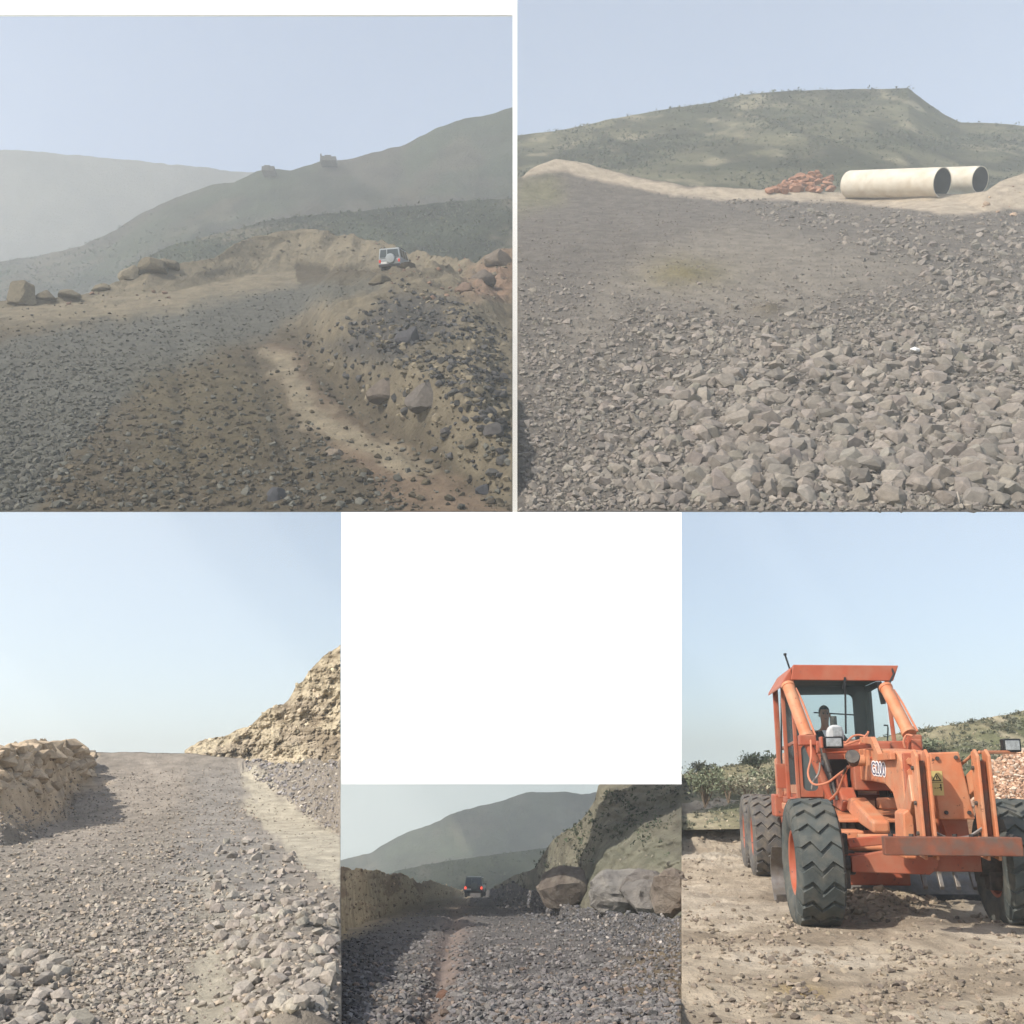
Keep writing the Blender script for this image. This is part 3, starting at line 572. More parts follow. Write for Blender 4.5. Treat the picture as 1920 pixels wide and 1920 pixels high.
tufts(hM2, 1500, lambda x, y, r: 2 + 3 * r, lambda x, y: .7, [HG * .7, HG, HG * 1.2], 35, 'hillside_scrub', parent=hM2.o)['kind'] = 'stuff'
cBM = hill('rocky_slope', 925, 1278, 200, 130, pl([(925, 1700), (1000, 1720), (1278, 1740)]), [(925, 1664), (960, 1642), (1003, 1626), (1018, 1602), (1038, 1574), (1075, 1551), (1100, 1524), (1115, 1500), (1122, 1472), (1140, 1462), (1278, 1440)], pl([(925, 92), (1010, 44), (1060, 31), (1110, 25.5), (1150, 22.5), (1278, 16.5)]), pl([(925, 97), (1010, 50), (1060, 37), (1110, 34), (1278, 30)]), 1.0,
           ccol(K(132, 126, 108), K(106, 108, 90), K(96, 90, 80), .25, 23), 'steep rocky slope rising above the boulders', 4, seed=141, material='cliff_rock', rocky=.8)
scatter(cBM, 6000, lambda x, y, r: 3 + 9 * r ** 3, lambda x, y: .15 + 0 * x, jit(K(124, 118, 102), .2, K(100, 96, 86), .3), 40, 44, (925, 1278, 1800), name='loose_stones', sink=.4, tilt=1.2)
tufts(cBM, 5000, lambda x, y, r: 3 + 6 * r, lambda x, y: sstep(.5, .7, vnoise(x * .02, y * .03, 5)) * sstep(1640, 1600, y) * .35, [HG * .8, HG * 1.1, HG * 1.4], 36, 'hillside_scrub', parent=cBM.o)['kind'] = 'stuff'
def boulder(px, row, wpx, hpx, D, col, label, seed, npt=46, dep=.8, yaw=0, cat='boulder'):
    """weathered block: a many-sided hull, broken up with fine relief; row is its foot"""
    rg = np.random.default_rng(seed); b = bmesh.new(); wm, hm = wpx * D / F, hpx * D / F
    for k in range(npt):
        d = rg.normal(size=3); d /= np.linalg.norm(d); d *= .9 + .16 * rg.random(); b.verts.new(d)
    bmesh.ops.convex_hull(b, input=b.verts)
    for v in [v for v in b.verts if not v.link_faces]: b.verts.remove(v)
    bmesh.ops.triangulate(b, faces=b.faces); bmesh.ops.subdivide_edges(b, edges=b.edges, cuts=3, use_grid_fill=True)
    V = np.array([v.co[:] for v in b.verts]); N_ = V / np.linalg.norm(V, axis=1)[:, None]
    n1 = fbm(V[:, 0] * 2.2 + V[:, 2] * 1.3 + seed, V[:, 1] * 2.2 - V[:, 2] * 2.6, 4, seed); n2 = ridged(V[:, 0] * 1.6 + seed, V[:, 2] * 4.2 + V[:, 1] * .8, 3, seed + 2)
    V = V + N_ * (n1 * .09 - np.clip(n2 - .72, 0, 1) * .55)[:, None]
    for v, c in zip(b.verts, V): v.co = (c[0] * wm * .52, c[1] * wm * .5 * dep, c[2] * hm * .62)
    me = bpy.data.meshes.new('boulder'); b.to_mesh(me); b.free(); me.materials.append(MATS['boulder_rock']); o = link('boulder', me)
    o.location = P(px, row, D) + np.array([0, wm * .2, hm * .40]); o.rotation_euler = (0, 0, yaw); o.color = (*col, 1); return tag(o, label, cat)
mat('boulder_rock', src='object', nscale=1.6, namt=.35, bump=1, bscale=7, rough=.95, spec=.1, dust=tuple(K(150, 142, 128)), dustamt=.4)
boulder(1060, 1696, 104, 68, 28.8, K(112, 101, 91), 'rounded brown boulder on the stones below the rocky slope', 77)
boulder(1160, 1710, 120, 78, 21, K(140, 135, 128), 'long pale grey boulder next to the rounded brown one', 84, 30)
boulder(1218, 1716, 112, 66, 18.4, K(132, 126, 119), 'low broken pale boulder touching the long pale grey one', 86, 24)
boulder(1256, 1708, 96, 78, 17, K(134, 121, 108), 'tan boulder at the end of the pale broken ones', 91, 26)
boulder(1205, 1694, 104, 62, 20.4, K(132, 125, 118), 'pale boulder wedged behind the low broken one', 95, 24)
make_rock('rock', 832, 1868, 26, 16, BM, K(110, 84, 70), 'small reddish brown rock lying in the wheel track', 'rock', 92)

# ================================================================ LOWER RIGHT: level ground with the grader
vBR = 1459.
S_BR = pl([(1278, 1508), (1330, 1503), (1400, 1494), (1470, 1488), (1650, 1480), (1780, 1478), (1840, 1470), (2000, 1466)])
def D_BR(px, b):
    d = 3200 / (np.maximum(b, 1592) - vBR); return d * (1 + np.maximum(1592 - b, 0) * 3.2 / F)
def disp_BR(px, row, pos, D, t):
    x, y = pos[..., 0], pos[..., 1]
    dz = fbm(x * .5, y * .5, 4, 83) * .05 + fbm(x * 2.2, y * 2.2, 4, 84) * .05 + np.maximum(fbm(x * 3.5, y * 3.5, 3, 88), 0) * .05
    tr = fbm(x * 3.2, y * 1.1, 3, 85) * .03 * poly(px, row, [(1270, 1560), (1400, 1660), (1480, 1800), (1430, 1925), (1270, 1925)], 40)
    mnd = .22 * np.exp(-(((x - 4.3) / .75) ** 2 + ((y - 13.6) / .8) ** 2)) + .07 * np.exp(-(((x - 5.2) / .5) ** 2 + ((y - 12.0) / .3) ** 2))
    wh = np.exp(-(((x - 3.36) / .5) ** 2 + ((y - 12.43) / .5) ** 2)) + np.exp(-(((x - 5.54) / .5) ** 2 + ((y - 12.17) / .5) ** 2)) + np.exp(-(((x - 4.1) / .6) ** 2 + ((y - 18.7) / 1.6) ** 2))
    far = sstep(17, 20, y)
    return (dz + tr) * (1 - np.clip(wh, 0, 1)) * (1 + far) + mnd, 0 * x
GBR = K(184, 168, 146)
def col_BR(px, row, pos):
    x, y = pos[..., 0], pos[..., 1]
    c = np.broadcast_to(GBR, pos.shape).copy()
    n = fbm(x * .8, y * .8, 4, 93); c = mixc(c, K(150, 134, 114), sstep(.0, .35, n) * .7); c = mixc(c, K(200, 186, 166), sstep(-.1, -.4, n) * .6)
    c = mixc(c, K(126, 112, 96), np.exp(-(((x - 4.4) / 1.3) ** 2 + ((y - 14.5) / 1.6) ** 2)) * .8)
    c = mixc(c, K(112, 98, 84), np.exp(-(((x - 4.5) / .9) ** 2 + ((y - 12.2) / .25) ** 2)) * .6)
    c = mixc(c, K(178, 150, 92), np.exp(-(((px - 1500) / 45) ** 2 + ((row - 1860) / 14) ** 2)) * .7)
    return c
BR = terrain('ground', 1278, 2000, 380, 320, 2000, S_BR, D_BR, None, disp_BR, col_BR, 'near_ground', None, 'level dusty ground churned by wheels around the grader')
crr = (1278, 2010, 2010); perR = lambda y: .25 + .9 * np.clip((y - 1500) / 420, 0, 1)
clump = lambda x, y: sstep(.46, .66, fbm(x * .018, y * .035, 3, 97) * .5 + .5)
scatter(BR, 30000, lambda x, y, r: (3 + 18 * r ** 5) * perR(y), lambda x, y: .12 + .7 * clump(x, y), jit(K(150, 136, 118), .18, K(120, 108, 96), .25), 60, 51, crr)
scatter(BR, 30000, lambda x, y, r: (5 + 22 * r ** 3), lambda x, y: poly(x, y, [(1575, 1670), (1640, 1640), (1740, 1650), (1760, 1690), (1700, 1720), (1590, 1720)], 12) * .9, jit(K(156, 140, 120), .18), 70, 52, crr)
scatter(BR, 8000, lambda x, y, r: 3 + 7 * r ** 2, lambda x, y: (y < 1600) * clump(x, y) * .8 * (x < 1480), jit(K(170, 156, 134), .18), 30, 53, crr)
hBR = hill('hillside', 1278, 2000, 260, 80, pl([(1278, 1556), (1400, 1554), (2000, 1545)]), [(1278, 1452), (1340, 1440), (1400, 1430), (1460, 1418), (1560, 1402), (1650, 1382), (1700, 1371), (1740, 1365), (1800, 1356), (1860, 1345), (1920, 1333), (2000, 1318)], 24.6, 32, .7, hcol(K(150, 142, 112) * .9, K(122, 124, 92) * .8, K(182, 168, 142), .35, 43), 'low stony hillside dotted with green scrub behind the grader', 1.5, seed=151, material='near_ground')
tufts(hBR, 7000, lambda x, y, r: 2.5 + 6 * r ** 2, lambda x, y: .15 + .75 * sstep(.42, .6, vnoise(x * .03, y * .06, 15)) * sstep(1490, 1450, y), [np.array([.10, .105, .065]), np.array([.13, .135, .09]), np.array([.17, .165, .115])], 37, 'hillside_scrub', leaves=14, parent=hBR.o)['kind'] = 'stuff'
T_ = hBR
scatter(hBR, 2500, lambda x, y, r: 2.5 + 5 * r ** 2, lambda x, y: .4 + 0 * x, jit(K(190, 176, 152), .15), 0, 55, crr, name='hillside_stones')
# heap of reddish rubble at the right
bm_rubble = terrain('rubble_heap', 1770, 2000, 60, 40, 1512, pl([(1770, 1508), (1800, 1480), (1840, 1436), (1880, 1412), (1920, 1402), (2000, 1396)]), lambda px, b: 21.5 + (1512 - b) * .02, None, lambda px, row, pos, D, t: (fbm(pos[..., 0] * 1.5, pos[..., 2] * 1.5, 3, 5) * .1, 0 * px), lambda px, row, pos: np.broadcast_to(K(170, 132, 104), pos.shape).copy(), 'near_ground', None, None, kind=None)
tag(bm_rubble.o, 'heap of reddish broken rubble beside the raised front lamp of the grader', 'rubble heap')
scatter(bm_rubble, 2600, lambda x, y, r: 5 + 8 * r ** 2, lambda x, y: .9 + 0 * x, jit(K(196, 158, 130), .18, K(206, 186, 164), .25), 200, 56, (1770, 2010, 1530), name='rubble')

# shrubs
mat('bark', (.12, .09, .06), rough=.9, nscale=8, namt=.3)
def shrub(px, row, D, wpx, hpx, label, seed, cols, n=900, stems=6):
    base = P(px, row, D); wm, hm = wpx * D / F, hpx * D / F; root = empty('shrub', base); r = np.random.default_rng(seed); m = MB(); tips = []
    for i in range(stems):
        a = r.random() * 6.28; e = np.array([math.cos(a) * wm * .42 * r.random() ** .5, math.sin(a) * wm * .35 * r.random() ** .5, hm * (.5 + .4 * r.random())]); mid = e * [.35, .35, .5] + r.normal(size=3) * .03
        m.tube([(0, 0, -.05), tuple(mid), tuple(e)], .012 + .008 * r.random(), 5); tips += [e, (e + mid) / 2]
        for k in range(3):
            q = mid + (e - mid) * r.random(); e2 = q + np.array([r.normal() * wm * .16, r.normal() * wm * .16, abs(r.normal()) * hm * .12]); m.tube([tuple(q), tuple(e2)], .006, 4); tips.append(e2)
    m.build('stem', 'bark', root)
    tips = np.array(tips); c = tips[r.integers(len(tips), size=n)] + r.normal(size=(n, 3)) * np.array([wm * .09, wm * .09, hm * .08]); c[:, 2] = np.maximum(c[:, 2], .02)
    ls = .024 * (.6 + .8 * r.random(n)) * (D / 24); nrm = r.normal(size=(n, 3, 3)); V = (c[:, None] + nrm * ls[:, None, None]).reshape(-1, 3)
    cc = np.asarray(cols)[r.integers(len(cols), size=n)] * (1 + r.normal(size=(n, 1)) * .2)
    link('foliage', mesh_np('foliage', V, np.arange(len(V)).reshape(-1, 3), 'leaf', np.repeat(np.clip(cc, .01, .4), 3, 0)), root)
    tag(root, label, 'shrub', 'shrubs along the edge of the dusty ground'); return root
SG = [np.array([.16, .18, .11]), np.array([.2, .21, .13]), np.array([.12, .14, .08])]; DRY = [np.array([.3, .27, .19]), np.array([.24, .23, .15]), np.array([.18, .185, .12])]
shrub(1322, 1510, 23.3, 76, 70, 'tall dark green shrub beside the dusty ground, next to the white gap board', 1, SG, 1300, 9)
shrub(1366, 1502, 24.2, 70, 52, 'green shrub right behind the tall dark one', 2, SG, 700)
shrub(1400, 1498, 23.6, 90, 44, 'wide olive shrub between the dark shrub and the grader cab', 3, DRY, 800)
shrub(1440, 1484, 25.0, 70, 54, 'loose grey-green shrub seen just beside the cab door', 4, DRY + SG, 700)
shrub(1420, 1444, 29, 60, 34, 'small dark bush on the rise beyond the wide olive shrub', 5, SG, 700)
shrub(1318, 1452, 30, 46, 22, 'low grey bush on the skyline above the tall dark shrub', 6, DRY, 500)
shrub(1808, 1430, 30, 50, 24, 'round green bush on the slope between the grader posts', 8, SG, 600)
shrub(1740, 1412, 30, 60, 26, 'green bush on the slope behind the nose of the grader', 9, SG, 700)

# ================================================================ the grader
ORG = tuple(K(204, 126, 86)); ORGD = tuple(K(174, 88, 60))
mat('orange_paint', ORG, rough=.5, nscale=2.5, namt=.14, spec=.35, dust=tuple(K(196, 156, 122)), dustamt=.6, chips=(.09, .045, .03))
mat('red_orange_paint', ORGD, rough=.55, nscale=2.5, namt=.14, spec=.35, dust=tuple(K(170, 122, 96)), dustamt=.55, chips=(.08, .04, .03))
mat('rusty_orange', tuple(K(128, 76, 56)), rough=.8, nscale=5, namt=.3, dust=(.10, .075, .06), dustamt=.85)
mat('rubber', (.055, .062, .058), rough=.8, nscale=4, namt=.3, dust=tuple(K(150, 142, 126) * .6), dustamt=.55, bump=.3, bscale=30)
mat('dusty_rubber', (.085, .08, .075), rough=.85, nscale=6, namt=.25, dust=tuple(K(160, 146, 126) * .7), dustamt=.6, bump=.3, bscale=30)
mat('black_plastic', (.012, .013, .014), rough=.5, namt=.1)
mat('dark_steel', (.05, .045, .042), rough=.6, metal=.4, namt=.3, nscale=7, dust=(.16, .13, .1), dustamt=.5)
mat('worn_steel', (.22, .2, .18), rough=.5, metal=.6, namt=.3, nscale=7, dust=(.2, .16, .12), dustamt=.7)
mat('cab_lining', (.045, .052, .055), rough=.8, namt=.2)
mat('chrome', (.7, .7, .7), rough=.2, metal=.9, namt=.05)
mat('white_plastic', (.42, .42, .41), rough=.4, namt=.08, nscale=6)
mat('lamp_lens', (.24, .25, .25), rough=.15, namt=.3, nscale=30, spec=.6)
mat('hose_paint', tuple(K(200, 128, 96)), rough=.6, namt=.2)
mat('yellow_sticker', tuple(K(206, 186, 120)), rough=.6, namt=.08)
mat('ink_black', (.015, .015, .015), rough=.6, namt=0)
mat('ink_navy', (.07, .07, .13), rough=.5, namt=0); mat('ink_white', (.8, .78, .76), rough=.5, namt=0)
MATS['cab_glass'] = glassmat('cab_glass', (.2, .26, .26), .05); MATS['door_glass'] = glassmat('door_glass', (.09, .11, .11), .82)
HD = math.radians(7); GO = Vector((4.45, 12.3, 0.0))
gr = empty('motor_grader', GO, -HD)
tag(gr, 'orange motor grader with big lugged tyres and its driver in the open cab', 'grader')
def G(px, py, b):
    d = P(px, py, 1.0) - CAM; Bd = np.array([math.sin(HD), math.cos(HD), 0]); Ad = np.array([math.cos(HD), -math.sin(HD), 0]); o = CAM - np.array(GO)
    t = (b - o @ Bd) / (d @ Bd); p = o + t * d; return Vector((p @ Ad, b, p[2]))
def wheel(a, b, r, wd, lugs, name='wheel', steer=0, rub='rubber', side=-1, lean=0):
    """axis along a; side: the outer side of the wheel"""
    w_ = empty(name, (a, b, r), steer); w_.parent = gr; w_.rotation_euler = (0, lean, steer); h = wd / 2
    m = MB(); prof = [(-h * .82, r * .50), (-h * .95, r * .56), (-h * 1.02, r * .72), (-h * .98, r * .86), (-h * .86, r * .935), (-h * .5, r * .95), (0, r * .955), (h * .5, r * .95), (h * .86, r * .935), (h * .98, r * .86), (h * 1.02, r * .72), (h * .95, r * .56), (h * .82, r * .5)]
    m.lathe(prof, (0, 0, 0), (1, 0, 0), 56)
    tp = [(-1.02, .80, 0), (-.97, .90, .1), (-.84, .985, .35), (-.45, 1.0, -.35), (-.05, 1.0, .85), (.42, 1.0, -.35), (.84, .985, .4), (.97, .90, .2), (1.02, .80, .1)]
    for k in range(lugs):
        th = 2 * math.pi * k / lugs; wt = 2 * math.pi / lugs * .40; vs = []; fs = []
        for (u, rr, ph) in tp:
            for sgn in (-1, 1):
                for lv in (0, 1):
                    ang = th + sgn * wt * (1 if lv == 0 else .86) + ph * 2 * math.pi / lugs * .45; rad = r * (rr if lv else min(rr, .95) - .03); uu = u * h * (1.0 if lv else .97)
                    vs.append((uu, math.cos(ang) * rad, math.sin(ang) * rad))
        n = len(tp)
        for i in range(n - 1):
            A_, B_ = i * 4, (i + 1) * 4   # order: -0,-1,+0,+1
            fs += [(A_ + 1, B_ + 1, B_ + 3, A_ + 3), (A_, A_ + 1, A_ + 3, A_ + 2) if i == 0 else (A_ + 0, B_ + 0, B_ + 1, A_ + 1), (A_ + 2, A_ + 3, B_ + 3, B_ + 2)]
            if i == 0: fs.append((A_ + 0, B_ + 0, B_ + 1, A_ + 1))
        fs.append(((n - 1) * 4, (n - 1) * 4 + 2, (n - 1) * 4 + 3, (n - 1) * 4 + 1)); m.add(vs, fs)
    t_ = m.build('tyre', rub, w_, smooth=True)
    m = MB(); rp_ = [(-.80, .52), (-.84, .5), (-.8, .46), (-.35, .43), (-.3, .30), (-.32, .12), (-.32, 0.001)]
    for sgn in (-1, 1): m.lathe([(sgn * u * h * -1, q * r) for u, q in rp_], (0, 0, 0), (1, 0, 0), 36)
    m.build('rim', 'red_orange_paint', w_, smooth=True)
    m = MB(); m.cyl((side * h * .3, 0, 0), (side * h * .62, 0, 0), r * .17, r * .15, 20)
    for k in range(8): q = 2 * math.pi * k / 8; m.cyl((side * h * .28, math.cos(q) * r * .24, math.sin(q) * r * .24), (side * h * .40, math.cos(q) * r * .24, math.sin(q) * r * .24), .016, n=6)
    m.build('hub', 'red_orange_paint', w_, smooth=True)
    return w_
wheel(-1.12, 0, .69, .50, 21, steer=math.radians(1), side=-1)
wheel(1.02, .05, .69, .50, 21, steer=math.radians(1), side=1)
for a, sd_ in ((-1.0, -1), (1.0, 1)):
    wheel(a, 6.2, .66, .46, 21, rub='dusty_rubber', side=sd_); wheel(a, 7.75, .66, .46, 21, rub='dusty_rubber', side=sd_)
def part(name, m, mt, bevel=.012, smooth=False): return m.build(name, mt, gr, bevel, smooth)
ax_ = 0.06      # centre line of the front frame
# front axle and its knuckles
m = MB(); m.bar((-.82, .05, .70), (.85, .05, .70), .2, .18); m.prism([(-.72, .60), (.1, .58), (.2, .66), (.2, .86), (-.2, .86), (-.72, .76)], -.12, .0, lambda u, v, a: (u, a, v)); part('front_axle', m, 'red_orange_paint')
for a in (-.80, .80): m = MB(); m.bar((a, .05, .42), (a, .05, 1.0), .14, .2, (0, 1, 0)); m.cyl((a - .14, .05, .69), (a + .14, .05, .69), .13, n=16); part('knuckle', m, 'dark_steel')
m = MB(); m.cyl((-.78, .32, .83), (.78, .32, .83), .035); m.cyl((-.55, .36, .93), (.3, .36, .93), .05); part('tie_rod', m, 'orange_paint', 0, True)
m = MB(); m.bar((-.74, -.08, .9), (.1, -.08, .98), .06, .1); part('lean_bar', m, 'red_orange_paint')
# front frame: long box beam with a gooseneck (side view b, z)
goose = [(4.1, 2.0), (2.6, 1.99), (1.2, 1.95), (.1, 1.90), (-.12, 1.80), (-.16, 1.3), (-.14, .82), (.22, .82), (.26, 1.25), (.42, 1.43), (.8, 1.53), (1.6, 1.56), (2.6, 1.57), (4.1, 1.5)]
m = MB(); m.prism(goose, ax_ - .17, ax_ + .17, lambda u, v, a: (a, u, v)); part('front_frame', m, 'orange_paint', .02)
m = MB(); m.prism([(1.75, 2.04), (1.1, 2.0), (.75, 1.80), (.05, 1.80), (.05, 1.88), (.70, 1.88), (1.05, 2.09), (1.75, 2.11)], ax_ - .24, ax_ - .18, lambda u, v, a: (a, u, v)); part('hose_guard', m, 'orange_paint', .008)
m = MB(); m.box((ax_ - .10, -.20, 1.42), (.13, .06, .9)); part('bolting_plate', m, 'red_orange_paint')
for z in (1.78, 1.66): m = MB(); m.cyl((ax_ - .10, -.23, z), (ax_ - .10, -.26, z), .04, n=6); part('bolt', m, 'orange_paint', 0)
# counterweight plate with the warning sign
m = MB(); m.prism([(.06, 1.86), (.36, 1.87), (.46, 1.18), (.10, 1.18)], -.72, -.3, lambda u, v, a: (u, a, v)); part('front_plate', m, 'orange_paint', .015)
m = MB(); m.prism([(.06, 1.86), (.46, 1.80), (.50, 1.0), (.3, .8)], -.3, -.1, lambda u, v, a: (u, a, v)); part('plate_bracket', m, 'red_orange_paint')
# push frame: two slotted posts, struts, cross beam
def post(a):
    for off in (-.055, .055):
        m = MB(); m.prism([(-1.08, 1.82), (-.98, 1.89), (-.88, 1.86), (-.84, 1.3), (-.86, .82), (-1.10, .80), (-1.08, 1.2)], a + off - .016, a + off + .016, lambda u, v, q: (q, u, v)); part('push_post', m, 'orange_paint', .008)
    for z in (1.7, 1.35, 1.05): m = MB(); m.cyl((a - .095, -.95, z), (a + .095, -.95, z), .022, n=8); part('pin', m, 'dark_steel', 0)
    m = MB(); m.box((a, -.98, 1.30), (.06, .05, .95)); part('slot_bar', m, 'rusty_orange', .004)
post(-.10); post(.50)
m = MB(); m.bar((.50, -.85, 1.62), (.34, -.25, 1.30), .07, .20); part('strut', m, 'orange_paint')
m = MB(); m.bar((.50, -.80, 1.86), (.36, -.2, 1.62), .03, .03); part('strut', m, 'orange_paint')
m = MB(); m.bar((-.16, -.82, 1.5), (-.08, -.15, 1.2), .07, .3); part('strut', m, 'orange_paint')
m = MB(); m.box((ax_ + .02, -1.16, .94), (1.32, .14, .18)); part('push_beam', m, 'rusty_orange', .01)
m = MB(); m.prism([(-.30, .78), (-.24, .78), (-.24, 1.20), (-.28, 1.28), (-.34, 1.24), (-.36, .78)], -.62, -.2, lambda u, v, a: (u + .1, a, v)); part('hinge_ear', m, 'orange_paint', .015)
m = MB(); m.tube([(-.05, -1.0, 1.07), (.1, -1.0, 1.0), (.3, -1.0, 1.02), (.46, -1.0, 1.12)], .016, 6); part('cable', m, 'worn_steel', 0, True)
for a_, z_ in ((.13, 1.80), (.32, 1.81), (.17, 1.25), (.40, 1.25)): m = MB(); m.cyl((a_, -.72, z_), (a_, -.745, z_), .022, n=6); part('bolt', m, 'dark_steel', 0)
for a_ in (-.5, -.3, .12, .28, .66): m = MB(); m.cyl((a_, -1.16, 1.03), (a_, -1.16, 1.055), .024, n=6); part('bolt', m, 'dark_steel', 0)
for k_ in range(6): m = MB(); q_ = .35 + k_ * .42; m.cyl((ax_ - .17, q_ + .25, 1.84), (ax_ - .19, q_ + .25, 1.84), .02, n=6); part('bolt', m, 'red_orange_paint', 0)
# lamps
def lamp(c, wd, ht, nm='front_lamp'):
    c = Vector(c); m = MB(); m.box(c + Vector((0, .06, 0)), (wd, .12, ht)); lp = m.build(nm, 'black_plastic', gr, .012)
    m = MB(); m.box(c + Vector((0, -.004, 0)), (wd * .8, .02, ht * .72)); m.build('lens', 'lamp_lens', lp, .006); return lp
p = (G(1545, 1382, 1.0) + G(1582, 1402, 1.0)) / 2; lamp(p, .23, .14)
m = MB(); m.bar(p + Vector((-.16, .05, -.0)), p + Vector((-.13, .05, .0)), .16, .14); part('marker_lamp', m, 'red_orange_paint')
p2 = G(1567, 1372, 1.25); m = MB(); m.prism([(-.10, -.10), (.10, -.10), (.10, .0), (.075, .06), (.03, .085), (-.04, .085), (-.08, .05), (-.10, 0)], 0, .14, lambda u, v, a: (p2.x + u, p2.y + a, p2.z + v)); lp = part('white_lamp', m, 'white_plastic', .02)
m = MB(); m.box(p2 + Vector((.02, -.008, .0)), (.12, .02, .12)); m.build('lens', 'lamp_lens', lp, .008)
p = (G(1882, 1385, -.6) + G(1915, 1410, -.6)) / 2; lamp(p, .18, .14)
m = MB(); m.bar((.52, -.85, 1.86), p + Vector((.05, .08, -.07)), .035, .035); part('lamp_arm', m, 'orange_paint')
m = MB(); m.bar((-.75, 1.1, 1.93), (-.10, 1.5, 2.0), .05, .06); part('lamp_arm', m, 'red_orange_paint')
p3 = G(1600, 1426, 1.0); m = MB(); m.cyl(p3 + Vector((-.02, -.08, .05)), p3 + Vector((.02, .10, -.02)), .09, .06, 16); part('work_lamp', m, 'dark_steel', .01, True)
# saddle, lift cylinders, hydraulic bits over the blade
m = MB(); m.box((.0, 2.4, 2.0), (1.3, .2, .16)); m.box((ax_, 2.4, 1.75), (.5, .3, .62)); part('saddle', m, 'red_orange_paint', .015)
def ram(top, bot, r, nm='lift_cylinder'):
    d = (bot - top).normalized(); m = MB(); m.cyl(top, bot, r, n=20); m.cyl(top - d * .03, top + d * .02, r * 1.12, n=20); m.cyl(bot - d * .05, bot + d * .03, r * 1.14, n=20); o_ = part(nm, m, 'orange_paint', .006, True)
    m = MB(); m.tube([top + Vector((r * 1.2, -.02, -.03)), top + d * .3 + Vector((r * 1.3, -.03, 0)), bot + Vector((r * 1.3, -.02, .02))], .016, 6); m.build('feed_pipe', 'hose_paint', o_, 0, True)
    return o_
ram(G(1478, 1287, 3.05), G(1513, 1382, 2.45), .085); ram(G(1661, 1290, 2.95), G(1704, 1374, 2.4), .085)
m = MB(); m.box(G(1513, 1388, 2.42), (.22, .2, .14)); m.cyl(G(1513, 1390, 2.4), G(1560, 1500, 2.35), .06, n=12); part('cylinder_trunnion', m, 'red_orange_paint', .02)
m = MB(); m.box(G(1712, 1392, 2.38), (.2, .2, .2)); m.box(G(1716, 1402, 2.36), (.14, .22, .22)); part('cylinder_trunnion', m, 'red_orange_paint', .02)
m = MB(); m.cyl(G(1540, 1400, 2.3), G(1556, 1448, 2.2), .035, n=10); m.cyl(G(1556, 1448, 2.2), G(1570, 1500, 2.1), .022, n=10); part('lift_rod', m, 'dark_steel', 0, True)
# hoses
for pts, mt in (([(1520, 1388, 2.2), (1521, 1420, 2.0), (1515, 1450, 1.9), (1525, 1470, 1.8), (1550, 1468, 1.7), (1575, 1450, 1.5), (1598, 1434, 1.2)], 'hose_paint'), ([(1590, 1436, 1.3), (1580, 1460, 1.5), (1570, 1485, 1.7), (1555, 1500, 1.9)], 'hose_paint'),
                ([(1538, 1430, 2.0), (1535, 1450, 2.0), (1525, 1465, 2.0), (1522, 1480, 2.0)], 'worn_steel'), ([(1585, 1394, 1.9), (1600, 1380, 2.0), (1620, 1380, 2.0), (1645, 1396, 1.8)], 'hose_paint'), ([(1582, 1398, 1.9), (1604, 1390, 1.9), (1622, 1384, 2.0), (1628, 1372, 2.1)], 'hose_paint'),
                ([(1610, 1398, 1.7), (1618, 1386, 1.8), (1626, 1376, 1.9)], 'hose_paint'), ([(1697, 1402, 2.2), (1694, 1390, 2.2), (1700, 1378, 2.2), (1712, 1380, 2.1)], 'hose_paint'), ([(1556, 1470, 1.9), (1562, 1490, 1.9), (1572, 1480, 1.8), (1586, 1440, 1.3)], 'dark_steel')):
    m = MB(); q = [G(*t_) for t_ in pts]; sm = []
    for i in range(len(q) - 1):
        a_, b_, c_, d_ = q[max(i - 1, 0)], q[i], q[i + 1], q[min(i + 2, len(q) - 1)]
        for k in range(4):
            t = k / 4; sm.append(.5 * ((2 * b_) + (c_ - a_) * t + (2 * a_ - 5 * b_ + 4 * c_ - d_) * t * t + (3 * b_ - a_ - 3 * c_ + d_) * t ** 3))
    m.tube(sm + [q[-1]], .014, 7); part('hose', m, mt, 0, True)
m = MB(); m.cyl((ax_ - .36, 1.9, 1.82), (ax_ - .17, 1.9, 1.82), .075, n=14); m.cyl((ax_ - .36, 1.9, 1.82), (ax_ - .32, 1.9, 1.82), .09, n=14); part('swivel', m, 'orange_paint', .008, True)
for a_, w_ in ((ax_ - .32, .35), (ax_ + .38, .3)): m = MB(); m.box((a_, 2.9, 1.55), (w_, .5, .6)); part('valve_bank', m, 'black_plastic', .02)
# draw bar, circle, moldboard
m = MB(); m.prism([(.45, .98), (.45, 1.12), (1.7, 1.36), (2.0, 1.34), (2.05, 1.2), (1.5, 1.08)], -.36, -.16, lambda u, v, a: (a, u, v)); part('drawbar', m, 'orange_paint', .03)
m = MB(); m.prism([(.45, .98), (.45, 1.10), (1.7, 1.30), (2.0, 1.24), (1.5, 1.06)], .26, .44, lambda u, v, a: (a, u, v)); part('drawbar', m, 'orange_paint', .03)
m = MB(); m.prism([(-.66, 1.16), (.7, 1.16), (.7, 1.20), (-.66, 1.20)], 1.3, 2.6, lambda u, v, a: (u, a, v - (2.6 - a) * .07)); m.prism([(0, 0), (.2, 0), (.05, .14)], -.34, -.30, lambda u, v, a: (a, 1.7 - u, 1.15 + v)); part('drawbar_plate', m, 'orange_paint', .01)
m = MB(); m.lathe([(-.05, .60), (.05, .60), (.05, .74), (-.05, .74), (-.05, .60)], (ax_ - .02, 2.2, 1.02), (0, 0, 1), 48)
